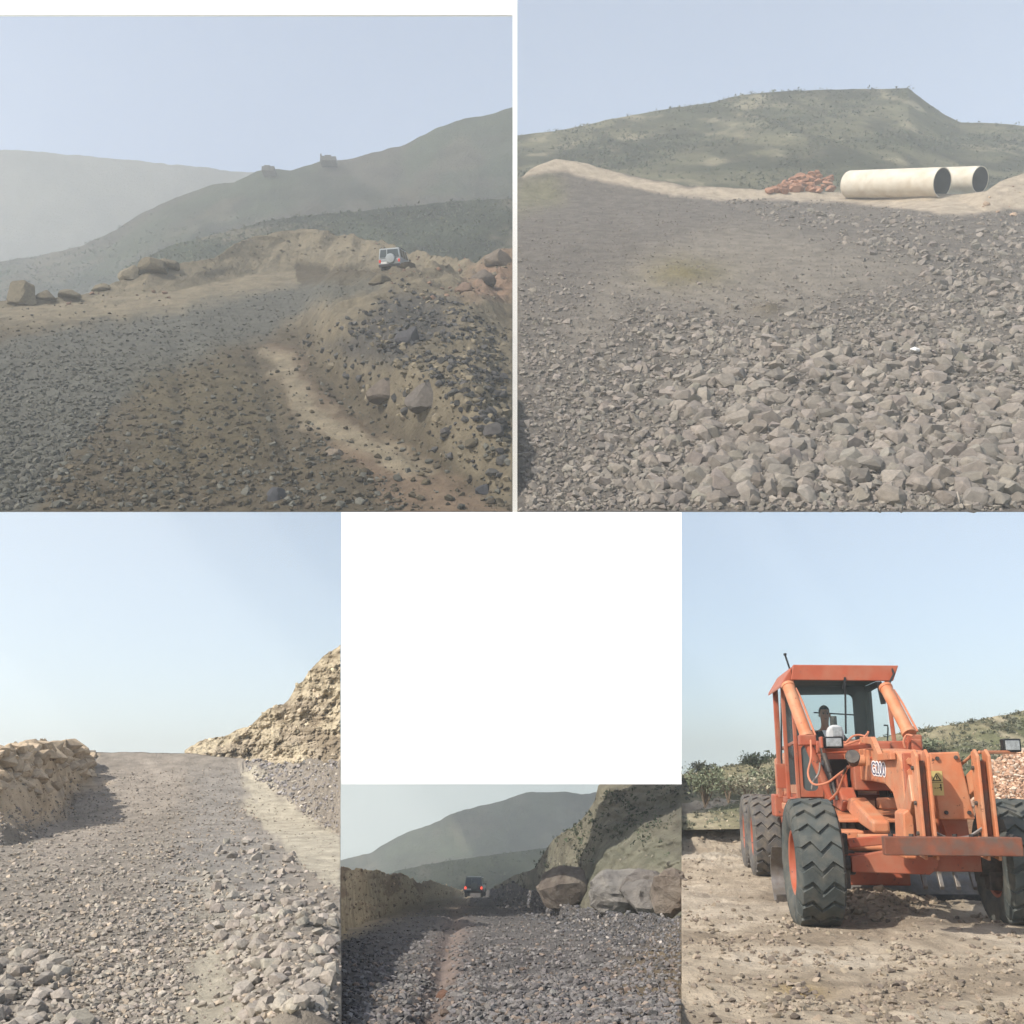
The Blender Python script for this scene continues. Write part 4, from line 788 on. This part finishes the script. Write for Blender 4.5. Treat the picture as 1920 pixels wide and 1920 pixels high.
for k in range(44): q = 2 * math.pi * k / 44; m.box((ax_ - .02 + math.cos(q) * .76, 2.2 + math.sin(q) * .76, 1.02), (.05, .05, .09), Matrix.Rotation(q, 3, 'Z'))
part('circle', m, 'dark_steel', 0)
m = MB(); m.cyl((ax_ + .05, 1.6, 1.22), (ax_ + .05, 1.6, 1.36), .17, n=20); part('circle_drive', m, 'orange_paint', .02, True)
m = MB(); m.box((-.62, 1.15, .92), (.5, .5, .14)); m.box((-.45, 1.0, .84), (.7, .3, .1)); part('blade_bracket', m, 'orange_paint', .02)
mold = []
for i in range(9):
    t = i / 8; mold.append((1.72 + .26 * math.sin(math.pi * t) , .10 + .64 * t))
mold = mold + [(u + .035, v) for u, v in mold[::-1]]
m = MB(); m.prism(mold, -1.36, 1.72, lambda u, v, a: (a, u + .28 + (a) * .12, v)); part('moldboard', m, 'worn_steel', 0, True)
m = MB(); m.box((.18, 1.98 + .02, .09), (3.06, .03, .16), Matrix.Rotation(.12, 3, 'Z')); part('cutting_edge', m, 'dark_steel')
m = MB(); m.prism([(-.05, -.2), (.3, -.2), (.3, .35), (-.05, .35)], -.5, -.44, lambda u, v, a: (a, 1.6 + u, .55 + v)); m.box((-.2, 1.55, .50), (.9, .1, .36)); part('blade_carrier', m, 'red_orange_paint', .015)
# scarifier teeth
m = MB(); m.box((.62, 1.35, .72), (.8, .14, .14)); part('scarifier_bar', m, 'dark_steel')
for a in (.36, .55, .74, .93): m = MB(); m.prism([(0, .70), (.07, .70), (.05, .45), (-.08, .30), (-.10, .34), (-.01, .48)], a - .025, a + .025, lambda u, v, q: (q, 1.33 + u, v)); part('scarifier_tooth', m, 'worn_steel', .005)
# cab: a-range, b-range
A0, A1, B0, B1, ZB, ZR = -.78, .60, 3.35, 4.9, 1.32, 3.0
def rpost(p0, p1, wd=.055, mt='red_orange_paint', nm='cab_post'): m = MB(); m.bar(p0, p1, wd, wd, (0, 1, 0)); part(nm, m, mt, .012)
rpost((A0, B0, 1.25), (A0, B0, ZR)); rpost((A1, B0, 2.05), (A1 - .04, B0, ZR), .055); rpost((A0 - .06, B1, 1.3), (A0 - .06, B1, ZR), .08); rpost((A1, B1, 1.6), (A1, B1, ZR), .09, 'cab_lining')
rpost((A0 - .05, 4.05, 1.3), (A0 - .05, 4.05, 2.95), .06); rpost((A0, B0 + .1, 1.28), (A0, B1, 1.28), .09); rpost((A0, B0, 2.10), (A0, B1, 2.05), .05)
m = MB(); m.prism([(A0 - .02, 2.98), (A1 + .03, 2.95), (A1 + .12, 3.17), (A0 + .02, 3.20)], B0 - .12, B0 - .06, lambda u, v, a: (u, a, v)); part('roof_fascia', m, 'red_orange_paint', .012)
m = MB(); m.prism([(A0 + .02, 3.10), (A1 + .10, 3.08), (A1 + .10, 3.16), (A0 + .02, 3.19)], B0 - .055, B1 + .15, lambda u, v, a: (u, a, v)); part('roof', m, 'red_orange_paint', .012)
m = MB(); m.prism([(A0 + .0, 3.17), (A0 - .16, 2.92), (A0 - .16, 2.88), (A0 + .0, 3.0)], B0 - .05, B1 + .1, lambda u, v, a: (u, a, v)); part('roof_side', m, 'red_orange_paint', .01)
m = MB(); m.box(((A0 + A1) / 2, (B0 + B1) / 2 + .2, 3.04), (A1 - A0 - .06, 1.2, .05)); part('roof_lining', m, 'cab_lining')
# rear wall of the cab with its window
def frame_panel(nm, mt, a0, a1, z0, z1, w0, w1, v0, v1, b, th=.06, glass='cab_glass', rad=.08):
    outer = [(a0, z0), (a1, z0), (a1, z1), (a0, z1)]; inner = []
    for cx, cz, s0 in ((w1 - rad, v1 - rad, 0), (w0 + rad, v1 - rad, 90), (w0 + rad, v0 + rad, 180), (w1 - rad, v0 + rad, 270)):
        inner += [(cx + rad * math.cos(math.radians(s0 + k * 22.5)), cz + rad * math.sin(math.radians(s0 + k * 22.5))) for k in range(5)]
    oc = [(a1, z1), (a0, z1), (a0, z0), (a1, z0)]; vs = [(u, b, v) for u, v in oc] + [(u, b, v) for u, v in inner] + [(u, b + th, v) for u, v in oc] + [(u, b + th, v) for u, v in inner]; fs = []
    n = 20
    for lv, rev in ((0, 0), (24, 1)):
        for c in range(4):
            seg = [4 + c * 5 + k for k in range(5)]
            for k in range(4): fs.append((lv + c, lv + seg[k], lv + seg[k + 1]))
            nx_ = (c + 1) % 4; fs.append((lv + c, lv + seg[4], lv + 4 + nx_ * 5, lv + nx_))
    for k in range(n): fs.append((4 + k, 4 + (k + 1) % n, 28 + (k + 1) % n, 28 + k))
    for c in range(4): fs.append((c, (c + 1) % 4, 24 + (c + 1) % 4, 24 + c))
    m = MB(); m.add(vs, fs); fr = part(nm, m, mt, 0)
    m = MB(); m.prism(inner, b + th * .4, b + th * .55, lambda u, v, a: (u, a, v)); m.build('pane', glass, fr); return fr
frame_panel('rear_window', 'cab_lining', A0 + .02, A1 - .05, 1.5, 3.02, A0 + .26, .34, 1.95, 2.88, B1 - .1)
m = MB(); m.bar((A0 + .5, B1 - .12, 2.60), (.34, B1 - .12, 2.56), .02, .02); part('window_bar', m, 'black_plastic', 0)
m = MB(); m.prism([(B0 + .5, 3.0), (B1 - .1, 3.0), (B1 - .1, 1.5), (B1 - .45, 1.5), (B1 - .40, 2.9), (B0 + .5, 2.92)], A1 - .08, A1 - .03, lambda u, v, a: (a, u, v)); part('side_frame', m, 'cab_lining', .01)
frame_panel('door', 'red_orange_paint', A0 + .03, -.44, 1.34, 2.12, A0 + .07, -.50, 1.42, 2.06, B0 - .02, .05, 'door_glass', .07)
m = MB(); m.box((.1, B0 + .02, 1.72), (.98, .05, .6)); part('cab_front_panel', m, 'red_orange_paint', .01)
m = MB(); m.box((-.1, B0 + .8, 1.33), (1.36, 1.5, .08)); part('cab_floor', m, 'red_orange_paint', .01)
m = MB(); m.prism([(A0 + .05, 2.12), (A1 - .05, 2.12), (A1 - .08, 2.95), (A0 + .05, 2.97)], B0 + .0, B0 + .008, lambda u, v, a: (u, a, v)); part('windscreen', m, 'cab_glass', 0)
m = MB(); m.prism([(B0 + .1, 1.4), (4.0, 1.4), (4.0, 2.9), (B0 + .1, 2.9)], A0 - .03, A0 - .022, lambda u, v, a: (a, u, v)); part('side_pane', m, 'cab_glass', 0)
m = MB(); m.prism([(4.1, 1.4), (B1 - .08, 1.4), (B1 - .08, 2.9), (4.1, 2.9)], A0 - .06, A0 - .052, lambda u, v, a: (a, u, v)); part('side_pane', m, 'cab_glass', 0)
m = MB(); m.tube([G(1466, 1292, 4.3), G(1465, 1300, 4.4), G(1465, 1420, 4.4), G(1466, 1432, 4.4)], .014, 6); part('hand_rail', m, 'black_plastic', 0, True)
m = MB(); m.tube([G(1657, 1360, 3.6), G(1664, 1360, 3.6), G(1665, 1365, 3.6), G(1664, 1392, 3.6)], .012, 6); part('hand_rail', m, 'black_plastic', 0, True)
m = MB(); m.box((G(1648, 1280, 3.1) + G(1656, 1318, 3.1)) / 2, (.07, .05, .32), Matrix.Rotation(-.12, 3, 'Y')); part('mirror', m, 'black_plastic', .01)
m = MB(); m.tube([G(1672, 1252, 3.25), G(1676, 1264, 3.2), G(1668, 1280, 3.15), G(1664, 1288, 3.1)], .016, 6); part('mirror_arm', m, 'black_plastic', 0, True)
m = MB(); m.tube([G(1584, 1268, 3.25), G(1585, 1300, 3.28), G(1586, 1376, 3.3)], .014, 6); m.bar(G(1584, 1270, 3.24), G(1582, 1292, 3.24), .05, .03); part('wiper', m, 'black_plastic', 0, True)
m = MB(); m.tube([G(1482, 1258, 4.0), G(1472, 1228, 4.0)], .014, 6); m.cyl(G(1472.5, 1229, 4.0), G(1471.5, 1225, 4.0), .024, n=8); part('antenna', m, 'black_plastic', 0, True)
m = MB(); m.box(G(1465, 1455, 4.2), (.14, .1, .36)); part('toolbox', m, 'red_orange_paint', .01)
m = MB(); m.box((-.1, 4.45, 1.75), (.5, .12, .9), Matrix.Rotation(-.1, 3, 'X')); m.box((-.1, 4.25, 1.62), (.5, .45, .12)); part('seat', m, 'black_plastic', .03)
m = MB(); m.box((-.1, 4.25, 1.45), (.3, .3, .26)); part('seat_pedestal', m, 'cab_lining', .01)
m = MB(); m.bar((-.2, 3.62, 1.40), (-.2, 3.72, 2.0), .12, .12); part('steering_column', m, 'cab_lining', .01)
m = MB(); cs = Vector((-.2, 3.74, 2.04)); m.tube([cs + Vector((math.cos(t) * .19, math.sin(t) * .17, math.sin(t) * .05)) for t in [k * math.pi / 12 for k in range(25)]], .014, 6); m.bar(cs - Vector((.18, 0, 0)), cs + Vector((.18, 0, 0)), .03, .015); part('steering_wheel', m, 'black_plastic', 0, True)
for a in (.1, .18, .26): m = MB(); m.tube([(a, 3.7, 1.5), (a, 3.72, 2.0)], .01, 6); m.cyl((a, 3.72, 2.0), (a, 3.72, 2.05), .02, n=8); part('lever', m, 'black_plastic', 0, True)
# rear: engine house, fenders, tandem cases
m = MB(); m.prism([(A0 + .28, 1.1), (.72, 1.1), (.72, 1.95), (.5, 2.08), (-.3, 2.08), (A0 + .28, 1.95)], B1 + .06, 8.6, lambda u, v, a: (u, a, v)); part('engine_hood', m, 'orange_paint', .03)
m = MB(); m.box((-.03, 6.2, .95), (1.1, 5.0, .3)); part('rear_frame', m, 'red_orange_paint', .02)
for a in (-.68, .68): m = MB(); m.box((a, 6.98, .66), (.16, 2.2, .4)); part('tandem_case', m, 'dark_steel', .04)
m = MB(); m.box((-.72, 5.3, 1.18), (.42, .5, .34)); part('step_box', m, 'red_orange_paint', .02)
m = MB(); m.box((-.6, 4.4, 1.18), (.5, .9, .1)); m.box((-.76, 4.0, 1.0), (.05, .3, .4)); part('step', m, 'orange_paint', .015)
m = MB(); m.cyl((.35, 6.8, 2.0), (.35, 6.8, 2.65), .06, n=14); part('exhaust', m, 'dark_steel', 0, True)
m = MB(); m.bar((-.45, 4.3, 1.25), (-.30, 2.4, 1.55), .10, .22); part('frame_rail', m, 'red_orange_paint', .02); m = MB(); m.bar((.50, 4.3, 1.25), (.36, 2.4, 1.55), .10, .22); part('frame_rail', m, 'red_orange_paint', .02)
m = MB(); m.prism([(2.9, 1.45), (2.9, 1.25), (2.1, 1.18), (1.9, 1.30), (2.2, 1.48)], -.42, -.22, lambda u, v, a: (a, u, v)); part('side_shift_case', m, 'red_orange_paint', .02)
# lettering and sign
def text_mesh(body, size, offset=0.0, extr=.002):
    cu = bpy.data.curves.new('lettering', 'FONT'); cu.body = body; cu.size = size; cu.offset = offset; cu.extrude = extr; cu.align_x = 'CENTER'; cu.align_y = 'CENTER'; cu.resolution_u = 3
    o_ = bpy.data.objects.new('lettering', cu); COL.objects.link(o_); dg = bpy.context.evaluated_depsgraph_get(); me = bpy.data.meshes.new_from_object(o_.evaluated_get(dg)); bpy.data.objects.remove(o_); return me
Rt = Matrix(((0, 0, -1), (-1, 0, 0), (0, 1, 0))).to_4x4()     # x -> toward the nose, y -> up, face outwards
tcn = Vector((ax_ - .17, 1.08, 1.70))
for off, mt, dx in ((.016, 'ink_white', .004), (-.001, 'ink_navy', .0075)):
    me = text_mesh('G200', .235, off); me.materials.append(MATS[mt]); o_ = link('lettering', me, gr); o_.matrix_local = Matrix.Translation(tcn + Vector((-dx, 0, 0))) @ Rt @ Matrix.Rotation(math.radians(-2), 4, 'Z') @ Matrix.Diagonal((1.55, .95, 1, 1))
sg = (G(1743, 1447, -.725) + G(1766, 1490, -.725)) / 2 + Vector((.012, 0, 0)); m = MB(); m.box(sg, (.125, .006, .25)); sgn = part('warning_sign', m, 'yellow_sticker', 0)
m = MB(); tri = [(-.048, .022), (.048, .022), (0, .105)]; tin = [(-.032, .031), (.032, .031), (0, .088)]
vs = [(sg.x + u, sg.y - .0048, sg.z + v) for u, v in tri + tin]; m.add(vs, [(0, 1, 4, 3), (1, 2, 5, 4), (2, 0, 3, 5)]); m.box((sg.x, sg.y - .005, sg.z + .056), (.008, .002, .034)); m.box((sg.x - .008, sg.y - .005, sg.z + .064), (.02, .002, .006), Matrix.Rotation(.8, 3, 'Y'))
m.box((sg.x, sg.y - .0045, sg.z + .008), (.12, .002, .004)); m.box((sg.x - .022, sg.y - .0045, sg.z - .05), (.018, .002, .007)); m.box((sg.x + .002, sg.y - .0045, sg.z - .05), (.016, .002, .007)); m.box((sg.x + .036, sg.y - .0045, sg.z - .05), (.010, .002, .05)); m.cyl((sg.x + .036, sg.y - .004, sg.z - .018), (sg.x + .036, sg.y - .006, sg.z - .018), .009, n=10); m.box((sg.x + .03, sg.y - .0045, sg.z - .045), (.03, .002, .008)); m.build('pictogram', 'ink_black', sgn)

# the driver
mat('skin', tuple(K(150, 108, 86)), rough=.6, namt=.08, nscale=12); mat('dark_shirt', (.018, .02, .026), rough=.9, namt=.2, nscale=14); mat('white_shirt', (.7, .7, .7), rough=.9, namt=.08)
mat('black_hair', (.012, .01, .009), rough=.7, namt=.2, nscale=60); mat('grey_trousers', (.06, .06, .065), rough=.9, namt=.2, nscale=14); mat('eye_dark', (.02, .015, .012), rough=.3, namt=0)
def skinned(name, joints, edges, m, parent, sub=2, root=0):
    me = bpy.data.meshes.new(name); me.from_pydata([j[0] for j in joints], edges, []); me.materials.append(MATS[m]); o_ = link(name, me, parent)
    md = o_.modifiers.new('skin', 'SKIN'); md.use_smooth_shade = True
    for i, j in enumerate(joints): v = me.skin_vertices[0].data[i]; v.radius = j[1] if isinstance(j[1], tuple) else (j[1], j[1]); v.use_root = (i == root)
    s_ = o_.modifiers.new('subsurf', 'SUBSURF'); s_.levels = sub; s_.render_levels = sub; return o_
hdp = G(1549, 1340, 4.0)
pr = empty('person', gr.matrix_world @ Vector((0, 0, 0)) if False else (0, 0, 0))
Mg = Matrix.Translation(GO) @ Matrix.Rotation(-HD, 4, 'Z'); pl_ = Mg @ Vector((hdp.x, 4.18, 1.70)); pr.location = pl_; pr.rotation_euler = (0, 0, -HD)
tag(pr, 'driver in a dark shirt over white, sitting in the orange grader cab', 'person')
dz_ = hdp.z - 1.70     # head centre above the seat
hz = dz_
# body, facing -b; hips at seat
J = [((0, .02, .10), (.15, .12)), ((0, .04, .30), (.14, .10)), ((0, .03, hz - .34), (.16, .11)), ((0, .0, hz - .22), (.07, .07)), ((0, -.01, hz - .12), (.055, .06)), ((0, -.03, hz - .045), (.07, .085)), ((0, -.03, hz + .04), (.078, .095)), ((0, -.02, hz + .105), (.055, .065)),
     ((-.19, .03, hz - .29), .062), ((-.27, -.10, hz - .50), .05), ((-.15, -.34, hz - .50), .038), ((-.10, -.43, hz - .47), (.03, .04)),
     ((.19, .03, hz - .29), .062), ((.29, -.10, hz - .46), .05), ((.30, -.36, hz - .42), .038), ((.29, -.46, hz - .39), (.03, .04)),
     ((-.11, -.12, .10), .09), ((-.13, -.48, .12), .07), ((-.13, -.55, -.20), .05), ((-.13, -.62, -.30), .045), ((.11, -.12, .10), .09), ((.13, -.48, .12), .07), ((.13, -.55, -.20), .05), ((.13, -.62, -.30), .045)]
Ed = [(0, 1), (1, 2), (2, 3), (3, 4), (4, 5), (5, 6), (6, 7), (2, 8), (8, 9), (9, 10), (10, 11), (2, 12), (12, 13), (13, 14), (14, 15), (0, 16), (16, 17), (17, 18), (18, 19), (0, 20), (20, 21), (21, 22), (22, 23)]
skinned('body', J, Ed, 'skin', pr)
skinned('shirt', [((0, .02, .08), (.175, .14)), ((0, .04, .30), (.165, .125)), ((0, .03, hz - .36), (.185, .13)), ((0, .02, hz - .26), (.11, .095)), ((-.20, .03, hz - .29), .078), ((-.275, -.09, hz - .48), .066), ((-.22, -.22, hz - .51), .058), ((.20, .03, hz - .29), .078), ((.295, -.09, hz - .44), .066), ((.30, -.24, hz - .44), .058)], [(0, 1), (1, 2), (2, 3), (2, 4), (4, 5), (5, 6), (2, 7), (7, 8), (8, 9)], 'dark_shirt', pr)
skinned('trousers', [((0, .02, .06), (.165, .13)), ((-.11, -.12, .10), .105), ((-.13, -.48, .12), .085), ((-.13, -.55, -.16), .07), ((.11, -.12, .10), .105), ((.13, -.48, .12), .085), ((.13, -.55, -.16), .07)], [(0, 1), (1, 2), (2, 3), (0, 4), (4, 5), (5, 6)], 'grey_trousers', pr)
m = MB(); m.prism([(-.06, hz - .225), (.06, hz - .225), (.025, hz - .33), (0, hz - .36), (-.025, hz - .33)], -.115, -.095, lambda u, v, a: (u, a + (v - hz + .3) * .35, v)); m.build('undershirt', 'white_shirt', pr, .008)
m = MB(); n1 = 16
for i in range(6):
    ph = math.radians(90 - i * 17); 
prof = [(math.cos(math.radians(t)) * .089, math.sin(math.radians(t)) * .10) for t in (90, 75, 60, 45, 30, 15, 0, -14)]
vsn = []; fsn = []
for r_, z_ in prof: vsn += [(math.cos(2 * math.pi * k / n1) * r_ * .92, math.sin(2 * math.pi * k / n1) * r_ * 1.1 - .012 + (0.012 if z_ < .03 else 0), hz + .052 + (max(z_, .035) if math.sin(2 * math.pi * k / n1) < -.45 else z_)) for k in range(n1)]
fsn = [(i * n1 + k, i * n1 + (k + 1) % n1, (i + 1) * n1 + (k + 1) % n1, (i + 1) * n1 + k) for i in range(len(prof) - 1) for k in range(n1)]
m.add(vsn, fsn); m.build('hair', 'black_hair', pr, 0, True)
m = MB(); m.prism([(-.012, .0), (.012, .0), (.018, -.045), (-.018, -.045)], -.128, -.10, lambda u, v, a: (u, a - (0 if v > -.02 else .012), hz + .02 + v)); m.build('nose', 'skin', pr, .006, True)
for s in (-1, 1):
    m = MB(); m.lathe([(-.006, .001), (-.004, .012), (.004, .012), (.006, .001)], (s * .03, -.118, hz + .02), (0, 1, 0), 10); m.build('eye', 'eye_dark', pr, 0, True)
    m = MB(); m.box((s * .03, -.120, hz + .042), (.036, .012, .008)); m.build('eyebrow', 'black_hair', pr, .002)
    m = MB(); m.lathe([(-.01, .004), (-.008, .026), (.004, .030), (.01, .01)], (s * .078, -.02, hz + .0), (s, .25, 0), 12); m.build('ear', 'skin', pr, 0, True)
m = MB(); m.box((0, -.115, hz - .058), (.045, .012, .009)); m.build('mouth', 'eye_dark', pr, .003)
for s, c in ((-1, Vector((-.10, -.44, hz - .47))), (1, Vector((.29, -.47, hz - .38)))):
    for k in range(4):
        q = c + Vector(((k - 1.5) * .02, -.03, .005)); m = MB(); m.tube([q, q + Vector((0, -.035, -.004)), q + Vector((0, -.05, -.03)), q + Vector((0, -.035, -.045 + .004 * k))], .0085, 6); m.build('finger', 'skin', pr, 0, True)
    q = c + Vector((-s * .035, .0, 0)); m = MB(); m.tube([q, q + Vector((-s * .02, -.03, -.01)), q + Vector((-s * .008, -.05, -.025))], .0095, 6); m.build('thumb', 'skin', pr, 0, True)

# ================================================================ the two off-road cars
mat('car_white', (.26, .28, .29), rough=.35, namt=.06, spec=.5); mat('car_dark', (.06, .075, .07), rough=.4, namt=.1, spec=.5); mat('car_glass', (.02, .03, .035), rough=.1, namt=0, spec=.6)
mat('tail_red', (.6, .03, .02), rough=.3, namt=0); mat('trim_black', (.02, .02, .022), rough=.7, namt=.1); mat('plate_white', (.6, .6, .58), rough=.5, namt=0)
m_ = bpy.data.materials.new('tail_lit'); m_.use_nodes = True; b_ = m_.node_tree.nodes['Principled BSDF']; b_.inputs['Base Color'].default_value = (.6, .03, .02, 1); b_.inputs['Emission Color'].default_value = (1, .08, .04, 1); b_.inputs['Emission Strength'].default_value = 1.6; MATS['tail_lit'] = m_
def suv(loc, rz, slope, body, spare, light, label):
    r = empty('off_road_car', loc, rz); r.rotation_euler = (slope, 0, rz); W = .84
    def pt(nm, m, mt, bv=.03, sm=False, par=r): return m.build(nm, mt, par, bv, sm)
    low = [(0, .42), (0, .98), (.06, 1.02), (2.95, 1.04), (4.05, .98), (4.2, .86), (4.22, .45), (3.85, .42), (3.72, .70), (3.45, .80), (3.15, .74), (2.98, .42), (1.22, .42), (1.05, .74), (.78, .80), (.50, .72), (.38, .42)]
    m = MB(); m.prism(low, -W, W, lambda u, v, a: (a, u, v)); pt('body', m, body, .03)
    m = MB(); zz = [(.02, 1.03, W), (.10, 1.80, W - .1), (2.15, 1.82, W - .1), (2.85, 1.05, W - .02)]
    vs = [(s * w_, u, v) for s in (-1, 1) for (u, v, w_) in zz]; m.add(vs, [(0, 1, 2, 3), (7, 6, 5, 4), (0, 4, 5, 1), (1, 5, 6, 2), (2, 6, 7, 3), (3, 7, 4, 0)]); pt('cabin', m, body, .04)
    m = MB(); m.add([(s * (W - .10 - .08 * k), .02 + .068 * k - .012, 1.12 + .58 * k) for k in (0, 1) for s in (-1, 1)], [(0, 1, 3, 2)]); pt('rear_window', m, 'car_glass', 0)
    m = MB(); m.bar((-.18, .0, 1.1), (-.18, .07, 1.75), .05, .03); pt('window_divider', m, body, 0)
    for s in (-1, 1):
        for u0, u1 in ((.25, .85), (.95, 1.6), (1.7, 2.35)):
            m = MB(); q0, q1 = W - .005, W - .098; top1 = min(u1, 2.1)
            m.add([(s * (q0 + .004), u0, 1.12), (s * (q0 + .004), u1, 1.12), (s * (q1 + .016), top1, 1.72), (s * (q1 + .016), u0, 1.72)], [(0, 1, 2, 3)]); pt('side_window', m, 'car_glass', 0)
        m = MB(); m.box((s * (W - .10), -.02, .84), (.15, .06, .22)); pt('tail_light', m, light, .01)
        m = MB(); m.bar((s * (W - .12), .2, 1.84), (s * (W - .12), 2.0, 1.84), .03, .04); pt('roof_rail', m, 'trim_black', 0)
        m = MB(); m.box((s * (W + .09), 2.5, 1.15), (.14, .08, .14)); pt('mirror', m, 'trim_black', .01)
        for b in (.78, 3.45):
            m = MB(); m.lathe([(-.11, .2), (-.12, .30), (-.09, .36), (.09, .36), (.12, .30), (.11, .2)], (s * (W - .10), b, .36), (1, 0, 0), 28); wv = pt('wheel', m, 'rubber', 0, True)
            m = MB(); m.lathe([(s * .10, .2), (s * .06, .19), (s * .05, .06), (s * .08, .001)], (s * (W - .10), b, .36), (1, 0, 0), 20); m.build('rim', 'worn_steel', wv, 0, True)
    m = MB(); m.box((0, -.06, .50), (1.66, .16, .2)); pt('bumper', m, 'trim_black', .03)
    m = MB(); m.lathe([(-.1, .001), (-.1, .27), (-.09, .32), (-.04, .36), (.08, .36), (.1, .3)], (.10, -.1, 1.0), (0, 1, 0), 32); pt('spare_wheel', m, spare, 0, True)
    m = MB(); m.box((-.45, -.015, .72), (.46, .02, .14)); pt('number_plate', m, 'plate_white', 0)
    m = MB(); m.box((0, 4.24, .7), (1.4, .06, .24)); pt('grille', m, 'trim_black', .01)
    for s in (-1, 1): m = MB(); m.cyl((s * .62, 4.2, .78), (s * .62, 4.26, .78), .1, n=16); pt('headlight', m, 'lamp_lens', 0, True)
    tag(r, label, 'car'); return r
pT, dT = at(TL, 733, 511); suv(pT + np.array([-.1, 0, .02]), math.radians(-10), math.atan((960 - vTL) / F) + PITCH - math.radians(16), 'car_white', 'car_white', 'tail_red', 'white off-road car with a spare wheel on its back on the hazy mountain road')
pM, dM = at(BM, 887, 1684); suv(pM + np.array([0, 0, .05]), math.radians(-3), -math.radians(4), 'car_dark', 'car_dark', 'tail_lit', 'dark green off-road car with glowing tail lights far down the dim road')
# white vertical aerial pole of the dark car is a part of it
# two stone houses on the ridge of the tall mountain
mat('house_wall', (.05, .048, .042), rough=.9, namt=.2, nscale=.5)
def house(px, row, D, ws, label):
    p = P(px, row, D); r = empty('stone_house', p); x = 0
    for wd, ht in ws:
        wm, hm = wd * D / F, ht * D / F; m = MB(); m.box((x + wm / 2, 0, hm / 2 - .3), (wm, 3, hm + .6)); wl = m.build('wall', 'house_wall', r, .05)
        for k in range(max(1, int(wd / 7))): m = MB(); m.box((x + wm * (k + .5) / max(1, int(wd / 7)), -1.5, hm * .55), (.25, .1, .35)); m.build('window', 'trim_black', wl)
        x += wm * 1.02
    tag(r, label, 'house'); return r
house(493, 322, 260, [(4, 5), (11, 7), (8, 5)], 'low stone house on the middle of the hazy ridge')
house(602, 303, 260, [(2, 10), (6, 5), (12, 7), (9, 4)], 'stone house with a thin tower higher up the hazy ridge')

# ================================================================ white gaps between the views, built as a board, post and beam
mat('white_gap_board', (.86, .86, .86), rough=.7, namt=.015, nscale=1.5)
def slab(nm, x0, x1, y0, y1, D, th, par):
    D, D2 = D if isinstance(D, tuple) else (D, D); f = [P(x0, y0, D), P(x1, y0, D2), P(x1, y1, D2), P(x0, y1, D)]; th_v = np.array([0, cp_, sp_]) * th; k = [q + th_v for q in f]; o_ = np.array(par.location)
    m = MB(); m.add([q - o_ for q in f + k], [(0, 1, 2, 3), (7, 6, 5, 4), (0, 4, 5, 1), (1, 5, 6, 2), (2, 6, 7, 3), (3, 7, 4, 0)]); return m.build(nm, 'white_gap_board', par)
wb = empty('white_gap_board', P(960, 1470, 27.8)); tag(wb, 'blank white gap between the views, built as a board above the dim stony road', 'board')
slab('panel', 640, 1278, 960.5, 1470.5, (29.4, 26.2), .06, wb)
wg = empty('white_gap_frame', P(965, 1462, 128)); tag(wg, 'thin white gaps beside and above the mountain road view, built as a post and beam', 'post')
slab('post', 961, 970, -8, 1462, 128, .4, wg)
slab('beam', -160, 960.6, -8, 28, 128, .4, wg)

# ================================================================ haze
mz = bpy.data.materials.new('haze'); mz.use_nodes = True; t = mz.node_tree; t.nodes.clear(); oo = t.nodes.new('ShaderNodeOutputMaterial'); pv = t.nodes.new('ShaderNodeVolumePrincipled')
pv.inputs['Color'].default_value = (.94, .98, 1, 1); pv.inputs['Density'].default_value = .0013; pv.inputs['Anisotropy'].default_value = .0; t.links.new(pv.outputs[0], oo.inputs['Volume'])
MATS['haze'] = mz
zs = [v.co.z for o_ in sc.objects if o_.type == 'MESH' and o_.get('kind') == 'structure' for v in o_.data.vertices]
zlo, zhi = min(zs) - 1, max(zs) + 3
m = MB(); m.box((0, 320, (zlo + zhi) / 2), (900, 760, zhi - zlo)); hz_ = m.build('haze', 'haze'); tag(hz_, kind='stuff')
